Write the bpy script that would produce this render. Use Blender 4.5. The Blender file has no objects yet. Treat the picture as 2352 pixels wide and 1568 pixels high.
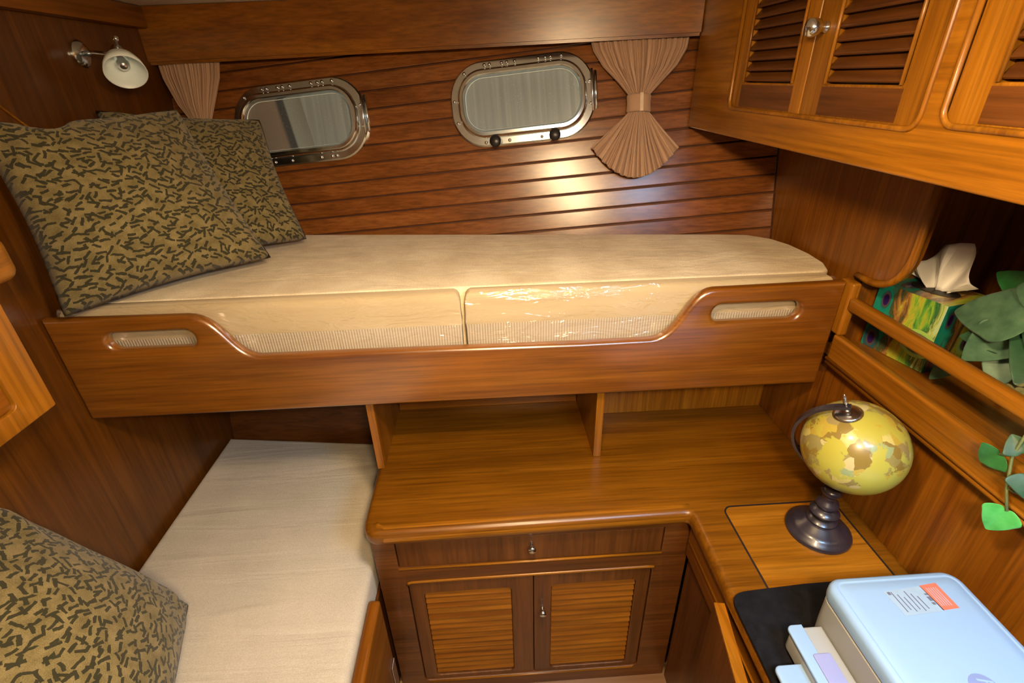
import bpy, bmesh, math, random
from mathutils import Vector, Matrix
random.seed(7)
D = bpy.data; SC = bpy.context.scene; COL = SC.collection
PI = math.pi

# ------------------------------------------------------------------ camera, world, exposure
CAM_POS = Vector((0, 0, 1.66))
RX = Vector((0.99817768, -0.05512121, -0.02455558))      # camera right
DN = Vector((-0.04756099, -0.46820373, -0.88233963))     # camera down
FW = Vector((0.03713861, 0.88189961, -0.46997213))       # camera forward
cam_d = D.cameras.new('camera'); cam_d.sensor_width = 36.0; cam_d.sensor_fit = 'HORIZONTAL'
cam_d.lens = 1138.07 / 2352 * 36.0; cam_d.clip_start = 0.01
cam = D.objects.new('camera', cam_d); COL.objects.link(cam)
m = Matrix((RX, -DN, -FW)).transposed().to_4x4(); m.translation = CAM_POS
cam.matrix_world = m; SC.camera = cam

W = D.worlds.new('world'); SC.world = W; W.use_nodes = True
W.node_tree.nodes['Background'].inputs[0].default_value = (1.0, 0.86, 0.66, 1)   # rest of the lit boat behind the camera
W.node_tree.nodes['Background'].inputs[1].default_value = 0.13
SC.view_settings.view_transform = 'Standard'; SC.view_settings.look = 'None'
SC.view_settings.gamma = 1.0; SC.view_settings.use_curve_mapping = False
SC.view_settings.exposure = 0.0
LAMP_A, LAMP_B = 460.0, 260.0      # two warm dome lamps on the cabin ceiling
HATCH_STRENGTH = 48.0      # daylight through the ceiling hatch above the desk

# ------------------------------------------------------------------ materials
MATS = {}
def nt(name):
    mt = D.materials.new(name); mt.use_nodes = True; MATS[name] = mt
    t = mt.node_tree; b = t.nodes['Principled BSDF']
    return mt, t, b
def N(t, typ, **kw):
    n = t.nodes.new(typ)
    for k, v in kw.items():
        if k.startswith('i_'): n.inputs[k[2:].replace('_', ' ')].default_value = v
        else: setattr(n, k, v)
    return n
def ramp(t, stops, interp='LINEAR'):
    r = t.nodes.new('ShaderNodeValToRGB'); cr = r.color_ramp; cr.interpolation = interp
    while len(cr.elements) < len(stops): cr.elements.new(0.5)
    for e, (p, c) in zip(cr.elements, stops):
        e.position = p; e.color = (c[0], c[1], c[2], 1) if not isinstance(c, (int, float)) else (c, c, c, 1)
    return r
def mix(t, fac, a, b, blend='MIX'):
    n = t.nodes.new('ShaderNodeMix'); n.data_type = 'RGBA'; n.blend_type = blend
    for sock, v in ((n.inputs[0], fac), (n.inputs[6], a), (n.inputs[7], b)):
        if hasattr(v, 'is_linked'): t.links.new(v, sock)
        elif isinstance(v, (int, float)): sock.default_value = v
        else: sock.default_value = (v[0], v[1], v[2], 1)
    return n.outputs[2]
def math_n(t, op, a, b=0.0, c=0.0):
    n = t.nodes.new('ShaderNodeMath'); n.operation = op
    for s, v in zip(n.inputs, (a, b, c)):
        if hasattr(v, 'is_linked'): t.links.new(v, s)
        else: s.default_value = v
    return n.outputs[0]
def coords(t, kind='Object', rand=True, scale=(1, 1, 1), rot=(0, 0, 0)):
    tc = t.nodes.new('ShaderNodeTexCoord'); mp = t.nodes.new('ShaderNodeMapping')
    mp.inputs['Scale'].default_value = scale; mp.inputs['Rotation'].default_value = rot
    src = tc.outputs[kind]
    if rand:
        oi = t.nodes.new('ShaderNodeObjectInfo')
        mul = math_n(t, 'MULTIPLY', oi.outputs['Random'], 7.0)
        add = t.nodes.new('ShaderNodeVectorMath'); add.operation = 'ADD'
        cb = t.nodes.new('ShaderNodeCombineXYZ')
        for i in range(3): t.links.new(mul, cb.inputs[i])
        t.links.new(src, add.inputs[0]); t.links.new(cb.outputs[0], add.inputs[1]); src = add.outputs[0]
    t.links.new(src, mp.inputs['Vector'])
    return mp.outputs['Vector']
def noise(t, vec, scale, detail=4, rough=0.55, dist=0.0):
    n = t.nodes.new('ShaderNodeTexNoise'); n.inputs['Scale'].default_value = scale
    n.inputs['Detail'].default_value = detail; n.inputs['Roughness'].default_value = rough
    n.inputs['Distortion'].default_value = dist
    t.links.new(vec, n.inputs['Vector']); return n.outputs['Fac']
def bump(t, b, h, strength, dist=0.002):
    n = t.nodes.new('ShaderNodeBump'); n.inputs['Strength'].default_value = strength; n.inputs['Distance'].default_value = dist
    t.links.new(h, n.inputs['Height']); t.links.new(n.outputs[0], b.inputs['Normal'])

def wood(name, axis, dark, mid, light, rough=0.33, coat=0.16, contrast=1.0):
    mt, t, b = nt(name)
    al, ac = 1.1, 26.0
    sc = [ac, ac, ac]; sc['XYZ'.index(axis)] = al
    v1 = coords(t, scale=sc)
    sc2 = [ac * 6] * 3; sc2['XYZ'.index(axis)] = 5.0
    v2 = coords(t, scale=sc2)
    v3 = coords(t, scale=(1, 1, 1))
    n1 = noise(t, v1, 1.0, 5, 0.6, 0.6); n2 = noise(t, v2, 1.0, 3, 0.6); n3 = noise(t, v3, 3.0, 2)
    r1 = ramp(t, [(0.28, dark), (0.5, mid), (0.74, light)]); t.links.new(n1, r1.inputs[0])
    r2 = ramp(t, [(0.32, 0.58), (0.60, 1.12)]); t.links.new(n2, r2.inputs[0])
    c = mix(t, 0.75 * contrast, r1.outputs[0], r2.outputs[0], 'MULTIPLY')
    r3 = ramp(t, [(0.3, 0.82), (0.7, 1.12)]); t.links.new(n3, r3.inputs[0])
    c = mix(t, 1.0, c, r3.outputs[0], 'MULTIPLY')
    t.links.new(c, b.inputs['Base Color'])
    b.inputs['Roughness'].default_value = rough; b.inputs['Specular IOR Level'].default_value = 0.38
    b.inputs['Coat Weight'].default_value = coat; b.inputs['Coat Roughness'].default_value = 0.22
    bump(t, b, n2, 0.08, 0.001)
    return mt
TEAK = ((0.130, 0.037, 0.002), (0.205, 0.068, 0.004), (0.265, 0.098, 0.007))
GOLD = ((0.165, 0.055, 0.002), (0.265, 0.100, 0.005), (0.34, 0.138, 0.010))
REDW = ((0.135, 0.041, 0.008), (0.205, 0.068, 0.014), (0.265, 0.096, 0.022))
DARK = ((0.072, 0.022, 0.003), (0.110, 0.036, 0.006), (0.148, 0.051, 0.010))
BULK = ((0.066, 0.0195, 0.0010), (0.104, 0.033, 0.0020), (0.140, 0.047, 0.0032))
WORK = ((0.095, 0.031, 0.0010), (0.155, 0.055, 0.0020), (0.205, 0.078, 0.0040))
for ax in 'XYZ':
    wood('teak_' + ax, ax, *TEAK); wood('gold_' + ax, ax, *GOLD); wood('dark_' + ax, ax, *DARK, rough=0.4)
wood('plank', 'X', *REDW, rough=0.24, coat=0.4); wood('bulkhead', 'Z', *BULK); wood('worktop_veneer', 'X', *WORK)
bt = wood('board_teak', 'X', *TEAK, coat=1.0).node_tree.nodes['Principled BSDF']; bt.inputs['Coat IOR'].default_value = 1.8; bt.inputs['Coat Roughness'].default_value = 0.26
wood('groove', 'X', (0.07, 0.022, 0.008), (0.09, 0.028, 0.010), (0.11, 0.034, 0.012), rough=0.6, coat=0)

def simple(name, col, rough=0.5, metal=0.0, coat=0.0, bumpn=None, var=None, spec=0.5, sheen=0):
    mt, t, b = nt(name)
    b.inputs['Base Color'].default_value = (*col, 1); b.inputs['Roughness'].default_value = rough
    b.inputs['Metallic'].default_value = metal; b.inputs['Coat Weight'].default_value = coat
    b.inputs['Specular IOR Level'].default_value = spec; b.inputs['Sheen Weight'].default_value = sheen
    v = coords(t, rand=False)
    if var:
        n = noise(t, v, var[0], 4); r = ramp(t, [(0.3, 1 - var[1]), (0.7, 1 + var[1])]); t.links.new(n, r.inputs[0])
        t.links.new(mix(t, 1.0, col, r.outputs[0], 'MULTIPLY'), b.inputs['Base Color'])
    if bumpn: bump(t, b, noise(t, v, bumpn[0], 3), bumpn[1], bumpn[2] if len(bumpn) > 2 else 0.002)
    return mt
simple('chrome', (0.80, 0.90, 0.98), 0.16, 1.0, var=(30, 0.05))
simple('steel', (0.72, 0.73, 0.75), 0.24, 1.0, var=(40, 0.06))
simple('black_plastic', (0.012, 0.012, 0.013), 0.35, var=(30, 0.2))
simple('black_wood', (0.022, 0.018, 0.026), 0.32, coat=0.3, var=(40, 0.3), bumpn=(60, 0.1))
simple('inlay', (0.012, 0.009, 0.008), 0.5, var=(30, 0.2))
simple('ceiling', (0.74, 0.70, 0.62), 0.7, var=(6, 0.05), bumpn=(150, 0.2))
simple('printer_daylight_blue', (0.225, 0.36, 0.56), 0.42, var=(4, 0.02))  # white plastic with the blue of the daylight put into its colour
simple('printer_shade', (0.27, 0.29, 0.30), 0.5, var=(5, 0.03))
simple('printer_lilac', (0.22, 0.25, 0.46), 0.4, var=(5, 0.03))
simple('sticker_paper', (0.26, 0.37, 0.50), 0.6, var=(80, 0.05))
simple('sticker_red', (0.52, 0.14, 0.09), 0.6, var=(80, 0.05))
simple('sticker_ink', (0.10, 0.11, 0.17), 0.7, var=(80, 0.1))
simple('logo_blue', (0.16, 0.22, 0.42), 0.4, var=(20, 0.05))
simple('black_felt', (0.0055, 0.0058, 0.0085), 0.95, var=(60, 0.4), bumpn=(350, 0.5), spec=0.15)
simple('frosted', (0.78, 0.88, 0.90), 0.35, var=(20, 0.03))
simple('tissue', (0.82, 0.81, 0.77), 0.9, bumpn=(25, 0.35, 0.01), var=(12, 0.04))
simple('stem', (0.13, 0.17, 0.06), 0.6, var=(50, 0.3))
simple('binding', (0.62, 0.50, 0.36), 0.9, var=(60, 0.1))

def fabric(name, c1, c2, sc=3.0, weave=420, rough=0.95, wr=None):
    mt, t, b = nt(name); v = coords(t, rand=False)
    n = noise(t, v, sc, 5, 0.6); r = ramp(t, [(0.3, c1), (0.7, c2)]); t.links.new(n, r.inputs[0])
    w = noise(t, v, weave, 2); rw = ramp(t, [(0.3, 0.86), (0.7, 1.08)]); t.links.new(w, rw.inputs[0])
    t.links.new(mix(t, 1.0, r.outputs[0], rw.outputs[0], 'MULTIPLY'), b.inputs['Base Color'])
    b.inputs['Roughness'].default_value = rough; b.inputs['Sheen Weight'].default_value = 0.12; b.inputs['Specular IOR Level'].default_value = 0.2
    h = w
    if wr:
        v2 = coords(t, rand=False, scale=wr); n2 = noise(t, v2, 1.0, 4, 0.55, 0.8)
        h = math_n(t, 'ADD', math_n(t, 'MULTIPLY', n2, 9.0), w)
    bump(t, b, h, 0.35, 0.003)
    return mt
fabric('mattress_terry', (0.60, 0.49, 0.32), (0.84, 0.75, 0.56), 7.0, 330, wr=(5, 14, 5))
fabric('berth_cotton', (0.44, 0.41, 0.35), (0.56, 0.52, 0.44), 3.0, 420, wr=(1.6, 15, 3))

def pillow_mat():
    mt, t, b = nt('pillow_fabric')
    tc = t.nodes.new('ShaderNodeTexCoord')
    wn = t.nodes.new('ShaderNodeTexNoise'); wn.inputs['Scale'].default_value = 30; t.links.new(tc.outputs['UV'], wn.inputs['Vector'])
    def vm(op, x, y=None, sc=None):
        n_ = t.nodes.new('ShaderNodeVectorMath'); n_.operation = op; t.links.new(x, n_.inputs[0])
        if y is not None:
            if hasattr(y, 'is_linked'): t.links.new(y, n_.inputs[1])
            else: n_.inputs[1].default_value = y
        if sc is not None: n_.inputs['Scale'].default_value = sc
        return n_.outputs[0]
    uvw = vm('ADD', tc.outputs['UV'], vm('SCALE', vm('SUBTRACT', wn.outputs['Color'], (.5, .5, .5)), sc=0.018))
    def dash(scale, off, length, width, spread, base):
        p = vm('ADD', uvw, (off, off * .7, 0)); vo = t.nodes.new('ShaderNodeTexVoronoi'); vo.voronoi_dimensions = '2D'; vo.inputs['Scale'].default_value = scale
        vo.inputs['Randomness'].default_value = 0.85; t.links.new(p, vo.inputs['Vector'])
        d = vm('SUBTRACT', p, vo.outputs['Position']); sp = t.nodes.new('ShaderNodeSeparateColor'); t.links.new(vo.outputs['Color'], sp.inputs[0])
        rn = t.nodes.new('ShaderNodeVectorRotate'); rn.rotation_type = 'Z_AXIS'; t.links.new(d, rn.inputs['Vector'])
        sgn = math_n(t, 'SIGN', math_n(t, 'SUBTRACT', sp.outputs[0], 0.45))
        t.links.new(math_n(t, 'ADD', math_n(t, 'MULTIPLY', sgn, base), math_n(t, 'MULTIPLY', math_n(t, 'SUBTRACT', sp.outputs[1], 0.5), spread)), rn.inputs['Angle'])
        sx = t.nodes.new('ShaderNodeSeparateXYZ'); t.links.new(rn.outputs[0], sx.inputs[0])
        a_ = math_n(t, 'LESS_THAN', math_n(t, 'ABSOLUTE', sx.outputs[0]), math_n(t, 'MULTIPLY_ADD', sp.outputs[2], length * .5, length * .5))
        b_ = math_n(t, 'LESS_THAN', math_n(t, 'ABSOLUTE', sx.outputs[1]), width)
        return math_n(t, 'MULTIPLY', a_, b_)
    a = dash(21.0, 0.0, .030, .0064, 0.9, 0.50); c = dash(19.5, 3.37, .027, .0060, 1.5, 0.62)
    mx = math_n(t, 'MULTIPLY', math_n(t, 'MAXIMUM', a, c), 0.92)
    v = coords(t, 'UV', False); n = noise(t, v, 16.0, 4); r = ramp(t, [(0.3, (0.140, 0.112, 0.042)), (0.7, (0.250, 0.200, 0.090))]); t.links.new(n, r.inputs[0])
    f = noise(t, v, 260.0, 2); rf = ramp(t, [(0.3, 0.7), (0.7, 1.2)]); t.links.new(f, rf.inputs[0])
    base = mix(t, 1.0, r.outputs[0], rf.outputs[0], 'MULTIPLY')
    t.links.new(mix(t, mx, base, (0.024, 0.025, 0.014)), b.inputs['Base Color'])
    b.inputs['Roughness'].default_value = 0.95; b.inputs['Sheen Weight'].default_value = 0.15; b.inputs['Specular IOR Level'].default_value = 0.15
    h = math_n(t, 'SUBTRACT', f, math_n(t, 'MULTIPLY', mx, 2.0)); bump(t, b, h, 0.45, 0.003)
pillow_mat()

def curtain_mat():
    mt, t, b = nt('curtain_cloth'); tc = t.nodes.new('ShaderNodeTexCoord')
    mp = t.nodes.new('ShaderNodeMapping'); mp.inputs['Scale'].default_value = (95, 1.2, 1); t.links.new(tc.outputs['UV'], mp.inputs['Vector'])
    n = noise(t, mp.outputs['Vector'], 1.0, 3, 0.6, 0.3)
    r = ramp(t, [(0.30, (0.27, 0.155, 0.095)), (0.5, (0.42, 0.26, 0.165)), (0.7, (0.54, 0.36, 0.245))]); t.links.new(n, r.inputs[0])
    t.links.new(r.outputs[0], b.inputs['Base Color']); b.inputs['Roughness'].default_value = 0.9; b.inputs['Sheen Weight'].default_value = 0.2
    bump(t, b, n, 0.5, 0.003)
curtain_mat()

def wrapped_mat():      # tan boxing above, fine vertical ribs below
    mt, t, b = nt('cushion_boxing'); tc = t.nodes.new('ShaderNodeTexCoord')
    sx = t.nodes.new('ShaderNodeSeparateXYZ'); t.links.new(tc.outputs['Object'], sx.inputs[0])
    w = math_n(t, 'SINE', math_n(t, 'MULTIPLY', sx.outputs['X'], 2 * PI / 0.0062))
    r = ramp(t, [(0.0, (0.42, 0.36, 0.28)), (0.6, (0.64, 0.57, 0.46))]); t.links.new(math_n(t, 'MULTIPLY_ADD', w, 0.5, 0.5), r.inputs[0])
    v = coords(t, rand=False, scale=(3, 10, 20)); n = noise(t, v, 1.0, 3, 0.5, 0.5)
    r2 = ramp(t, [(0.3, (0.54, 0.44, 0.285)), (0.7, (0.62, 0.52, 0.35))]); t.links.new(n, r2.inputs[0])
    msk = math_n(t, 'GREATER_THAN', sx.outputs['Z'], 0.134)
    t.links.new(mix(t, msk, r.outputs[0], r2.outputs[0]), b.inputs['Base Color']); b.inputs['Roughness'].default_value = 0.8
    h = math_n(t, 'MULTIPLY', w, math_n(t, 'SUBTRACT', 1.0, msk)); bump(t, b, h, 0.3, 0.002)
wrapped_mat()
def plastic_mat():
    mt, t, b = nt('plastic_film'); out = t.nodes['Material Output']
    t.nodes.remove(b)
    tr = t.nodes.new('ShaderNodeBsdfTransparent'); tr.inputs[0].default_value = (0.95, 0.94, 0.90, 1)
    gl = t.nodes.new('ShaderNodeBsdfGlossy'); gl.inputs['Roughness'].default_value = 0.09; gl.inputs[0].default_value = (1, 1, 1, 1)
    v = coords(t, rand=False, scale=(7, 26, 26), rot=(0, 0.3, 0)); n = noise(t, v, 1.0, 3, 0.5, 1.5)
    bp = t.nodes.new('ShaderNodeBump'); bp.inputs['Strength'].default_value = 1.0; bp.inputs['Distance'].default_value = 0.012
    t.links.new(n, bp.inputs['Height']); t.links.new(bp.outputs[0], gl.inputs['Normal'])
    lw = t.nodes.new('ShaderNodeFresnel'); lw.inputs['IOR'].default_value = 1.45; t.links.new(bp.outputs[0], lw.inputs['Normal'])
    fac = math_n(t, 'MINIMUM', math_n(t, 'MULTIPLY_ADD', lw.outputs[0], 0.9, 0.04), 0.22)
    mx = t.nodes.new('ShaderNodeMixShader'); t.links.new(fac, mx.inputs[0]); t.links.new(tr.outputs[0], mx.inputs[1]); t.links.new(gl.outputs[0], mx.inputs[2])
    t.links.new(mx.outputs[0], out.inputs['Surface'])
plastic_mat()

def pane_mat(name, split):
    mt, t, b = nt(name); tc = t.nodes.new('ShaderNodeTexCoord'); mp = t.nodes.new('ShaderNodeMapping'); mp.inputs['Scale'].default_value = (60, 1.5, 1)
    mp.inputs['Rotation'].default_value = (0, 0, -0.06)
    t.links.new(tc.outputs['UV'], mp.inputs['Vector']); n = noise(t, mp.outputs['Vector'], 0.55, 3, 0.5)
    r = ramp(t, [(0.3, (0.17, 0.215, 0.25)), (0.55, (0.28, 0.35, 0.40)), (0.75, (0.42, 0.52, 0.60))]); t.links.new(n, r.inputs[0])
    c = mix(t, 0.55, r.outputs[0], (0.235, 0.275, 0.29))
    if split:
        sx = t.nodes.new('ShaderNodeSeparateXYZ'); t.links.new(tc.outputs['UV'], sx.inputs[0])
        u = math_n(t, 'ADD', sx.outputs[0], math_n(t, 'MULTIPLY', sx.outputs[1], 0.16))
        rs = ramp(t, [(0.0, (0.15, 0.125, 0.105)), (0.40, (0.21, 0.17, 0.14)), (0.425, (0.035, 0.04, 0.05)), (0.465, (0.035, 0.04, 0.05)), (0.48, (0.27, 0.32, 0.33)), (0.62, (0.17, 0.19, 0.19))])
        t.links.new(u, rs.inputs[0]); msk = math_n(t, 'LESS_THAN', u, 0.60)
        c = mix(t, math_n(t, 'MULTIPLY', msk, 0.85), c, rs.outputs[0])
    vo = t.nodes.new('ShaderNodeTexVoronoi'); vo.inputs['Scale'].default_value = 62; t.links.new(tc.outputs['UV'], vo.inputs['Vector'])
    dust = ramp(t, [(0.0, 1.0), (0.17, 0.0)]); t.links.new(vo.outputs['Distance'], dust.inputs[0])
    pn = noise(t, coords(t, 'UV', False), 5.0, 2); gate = ramp(t, [(0.42, 0.0), (0.60, 1.0)]); t.links.new(pn, gate.inputs[0])
    dm = math_n(t, 'MULTIPLY', dust.outputs[0], gate.outputs[0])
    t.links.new(mix(t, dm, c, (0.62, 0.66, 0.66)), b.inputs['Base Color'])
    b.inputs['Roughness'].default_value = 0.30; b.inputs['Specular IOR Level'].default_value = 0.3
pane_mat('pane_a', True); pane_mat('pane_b', False)

def globe_mat():
    mt, t, b = nt('globe_map'); v = coords(t, rand=False)
    big = noise(t, v, 13.0, 5, 0.65, 0.4); cont = ramp(t, [(0.535, 0.0), (0.555, 1.0)]); gx = t.nodes.new('ShaderNodeSeparateXYZ'); t.links.new(v, gx.inputs[0])
    bias = math_n(t, 'ADD', math_n(t, 'MULTIPLY', gx.outputs['X'], -0.9), math_n(t, 'MULTIPLY', gx.outputs['Z'], 0.9))
    t.links.new(math_n(t, 'ADD', big, bias), cont.inputs[0])
    wv = t.nodes.new('ShaderNodeVectorMath'); wv.operation = 'ADD'
    nn = t.nodes.new('ShaderNodeTexNoise'); nn.inputs['Scale'].default_value = 40; t.links.new(v, nn.inputs['Vector'])
    scv = t.nodes.new('ShaderNodeVectorMath'); scv.operation = 'SCALE'; scv.inputs['Scale'].default_value = 0.018
    t.links.new(nn.outputs['Color'], scv.inputs[0]); t.links.new(v, wv.inputs[0]); t.links.new(scv.outputs[0], wv.inputs[1])
    vo = t.nodes.new('ShaderNodeTexVoronoi'); vo.inputs['Scale'].default_value = 42; t.links.new(wv.outputs[0], vo.inputs['Vector'])
    sp = t.nodes.new('ShaderNodeSeparateColor'); t.links.new(vo.outputs['Color'], sp.inputs[0])
    cr = ramp(t, [(0.0, (0.22, 0.16, 0.035)), (0.22, (0.40, 0.31, 0.045)), (0.4, (0.26, 0.23, 0.08)), (0.55, (0.48, 0.44, 0.15)), (0.68, (0.27, 0.22, 0.09)), (0.8, (0.48, 0.43, 0.22)), (0.93, (0.26, 0.34, 0.17))], 'CONSTANT')
    t.links.new(sp.outputs[0], cr.inputs[0])
    s = noise(t, v, 5.0, 3); sea = ramp(t, [(0.3, (0.38, 0.33, 0.040)), (0.7, (0.40, 0.43, 0.085))]); t.links.new(s, sea.inputs[0])
    t.links.new(mix(t, cont.outputs[0], sea.outputs[0], cr.outputs[0]), b.inputs['Base Color'])
    b.inputs['Roughness'].default_value = 0.32; b.inputs['Coat Weight'].default_value = 0.3; b.inputs['Coat Roughness'].default_value = 0.12
globe_mat()

def leaf_mat(name, c1, c2):
    mt, t, b = nt(name); v = coords(t, rand=True); n = noise(t, v, 45.0, 4); r = ramp(t, [(0.3, c1), (0.7, c2)]); t.links.new(n, r.inputs[0])
    t.links.new(r.outputs[0], b.inputs['Base Color']); b.inputs['Roughness'].default_value = 0.5; b.inputs['Sheen Weight'].default_value = 0.1
    bump(t, b, noise(t, v, 60.0, 2), 0.25, 0.003)
leaf_mat('leaf_sage', (0.035, 0.105, 0.062), (0.085, 0.195, 0.115)); leaf_mat('leaf_dark', (0.010, 0.055, 0.022), (0.025, 0.095, 0.045))
leaf_mat('leaf_mid', (0.012, 0.12, 0.022), (0.03, 0.20, 0.05)); leaf_mat('leaf_bright', (0.035, 0.30, 0.05), (0.08, 0.44, 0.10))

def pot_mat():
    mt, t, b = nt('pot_print'); v = coords(t, rand=False); vo = t.nodes.new('ShaderNodeTexVoronoi'); vo.inputs['Scale'].default_value = 55; t.links.new(v, vo.inputs['Vector'])
    r = ramp(t, [(0.0, (0.02, 0.02, 0.012)), (0.22, (0.34, 0.36, 0.14)), (0.5, (0.40, 0.42, 0.19)), (0.62, (0.02, 0.02, 0.012))]); t.links.new(vo.outputs['Distance'], r.inputs[0])
    t.links.new(r.outputs[0], b.inputs['Base Color']); b.inputs['Roughness'].default_value = 0.35
pot_mat()

def tissue_box_mat():       # printed feathers: streaks with eye spots; UV per face
    mt, t, b = nt('feather_print'); tc = t.nodes.new('ShaderNodeTexCoord'); sx = t.nodes.new('ShaderNodeSeparateXYZ'); t.links.new(tc.outputs['UV'], sx.inputs[0])
    mp = t.nodes.new('ShaderNodeMapping'); mp.inputs['Scale'].default_value = (7, 1.4, 1); mp.inputs['Rotation'].default_value = (0, 0, 0.18); t.links.new(tc.outputs['UV'], mp.inputs['Vector'])
    n = noise(t, mp.outputs['Vector'], 1.0, 6, 0.7, 1.0)
    u2 = math_n(t, 'ADD', math_n(t, 'MULTIPLY', sx.outputs[0], 0.62), math_n(t, 'MULTIPLY_ADD', n, 0.75, -0.22))
    r = ramp(t, [(0.05, (0.01, 0.20, 0.17)), (0.24, (0.015, 0.30, 0.22)), (0.34, (0.06, 0.07, 0.03)), (0.42, (0.36, 0.17, 0.05)), (0.50, (0.50, 0.52, 0.05)), (0.60, (0.14, 0.42, 0.05)), (0.70, (0.02, 0.12, 0.05)), (0.78, (0.48, 0.62, 0.18)), (0.92, (0.45, 0.70, 0.66))]); t.links.new(u2, r.inputs[0])
    c = r.outputs[0]
    for cu, cv, ru, rv, rim in ((0.16, 0.78, 0.10, 0.19, (0.01, 0.26, 0.22)), (0.13, 0.15, 0.12, 0.21, (0.02, 0.10, 0.14)), (0.80, 0.36, 0.26, 0.20, (0.36, 0.60, 0.14))):
        du = math_n(t, 'DIVIDE', math_n(t, 'SUBTRACT', sx.outputs[0], cu), ru); dv = math_n(t, 'DIVIDE', math_n(t, 'SUBTRACT', sx.outputs[1], cv), rv)
        d = math_n(t, 'SQRT', math_n(t, 'ADD', math_n(t, 'MULTIPLY', du, du), math_n(t, 'MULTIPLY', dv, dv)))
        rr = ramp(t, [(0.0, (0.02, 0.006, 0.09)), (0.42, (0.03, 0.012, 0.13)), (0.5, (0.13, 0.07, 0.05)), (0.66, (0.03, 0.10, 0.12)), (0.80, rim)]); t.links.new(d, rr.inputs[0])
        c = mix(t, math_n(t, 'LESS_THAN', d, 1.0), c, rr.outputs[0])
    t.links.new(c, b.inputs['Base Color']); b.inputs['Roughness'].default_value = 0.25; b.inputs['Coat Weight'].default_value = 0.4
tissue_box_mat()

def floor_mat():
    mt, t, b = nt('cabin_sole'); v = coords(t, rand=False); sx = t.nodes.new('ShaderNodeSeparateXYZ'); t.links.new(v, sx.inputs[0])
    fr = math_n(t, 'FRACT', math_n(t, 'MULTIPLY', math_n(t, 'ADD', sx.outputs['Y'], 5.0), 16.0)); msk = math_n(t, 'GREATER_THAN', fr, 0.88)
    n = noise(t, coords(t, rand=False, scale=(2, 60, 60)), 1.0, 4); r = ramp(t, [(0.3, (0.16, 0.085, 0.045)), (0.7, (0.27, 0.16, 0.09))]); t.links.new(n, r.inputs[0])
    t.links.new(mix(t, msk, r.outputs[0], (0.50, 0.36, 0.16)), b.inputs['Base Color']); b.inputs['Roughness'].default_value = 0.5
floor_mat()
def emit(name, col, s):
    mt, t, b = nt(name); out = t.nodes['Material Output']; e = t.nodes.new('ShaderNodeEmission'); e.inputs[0].default_value = (*col, 1); e.inputs[1].default_value = s
    t.nodes.remove(b); t.links.new(e.outputs[0], out.inputs['Surface'])
emit('lamp_glow_a', (1.0, 0.70, 0.38), LAMP_A); emit('lamp_glow_b', (1.0, 0.70, 0.38), LAMP_B); emit('hatch_daylight', (0.38, 0.66, 1.0), HATCH_STRENGTH)

# ------------------------------------------------------------------ object helpers (vertices given in world coordinates)
ORG = {}
def thing(name, loc, label, cat, group=None, kind=None):
    o = D.objects.new(name, None); COL.objects.link(o); o.location = loc; o.empty_display_size = 0.05
    ORG[o.name] = Vector(loc); tagp(o, label, cat, group, kind); return o
def tagp(o, label=None, cat=None, group=None, kind=None):
    if label: o['label'] = label
    if cat: o['category'] = cat
    if group: o['group'] = group
    if kind: o['kind'] = kind
    return o
def obj(name, src, mat, parent=None, smooth=False, label=None, cat=None, group=None, kind=None, origin=None):
    if isinstance(src, bmesh.types.BMesh):
        me = D.meshes.new(name); src.normal_update(); src.to_mesh(me); src.free()
    else: me = src; me.name = name
    if origin is None:
        vs = [v.co for v in me.vertices]
        lo = Vector([min(v[i] for v in vs) for i in range(3)]); hi = Vector([max(v[i] for v in vs) for i in range(3)])
        origin = Vector(((lo.x + hi.x) / 2, (lo.y + hi.y) / 2, lo.z))
    origin = Vector(origin)
    me.transform(Matrix.Translation(-origin))
    me.materials.clear(); me.materials.append(MATS[mat])
    if smooth: me.shade_smooth()
    o = D.objects.new(name, me); COL.objects.link(o); ORG[o.name] = origin.copy()
    if parent is not None:
        o.parent = parent; o.location = origin - ORG[parent.name]
    else: o.location = origin
    return tagp(o, label, cat, group, kind)
def dup(o, offset, parent=None):
    c = o.copy(); COL.objects.link(c); p = parent or o.parent; c.parent = p
    ORG[c.name] = ORG[o.name] + Vector(offset); c.location = ORG[c.name] - (ORG[p.name] if p else Vector())
    return c
def autosmooth(me, ang=40):
    me.shade_smooth() if hasattr(me, 'shade_smooth') else None
    me.set_sharp_from_angle(angle=math.radians(ang))
def smoothed(o, ang=40):
    autosmooth(o.data, ang); return o
def box(bm, x0, x1, y0, y1, z0, z1, bev=0.0, seg=2):
    r = bmesh.ops.create_cube(bm, size=1.0); vs = r['verts']
    for v in vs: v.co = Vector(((x0 + x1) / 2 + v.co.x * (x1 - x0), (y0 + y1) / 2 + v.co.y * (y1 - y0), (z0 + z1) / 2 + v.co.z * (z1 - z0)))
    if bev > 0:
        es = list({e for v in vs for e in v.link_edges}); bmesh.ops.bevel(bm, geom=es, offset=bev, segments=seg, profile=0.6, affect='EDGES')
    return bm
def rb(*a, **k): return box(bmesh.new(), *a, **k)
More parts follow.
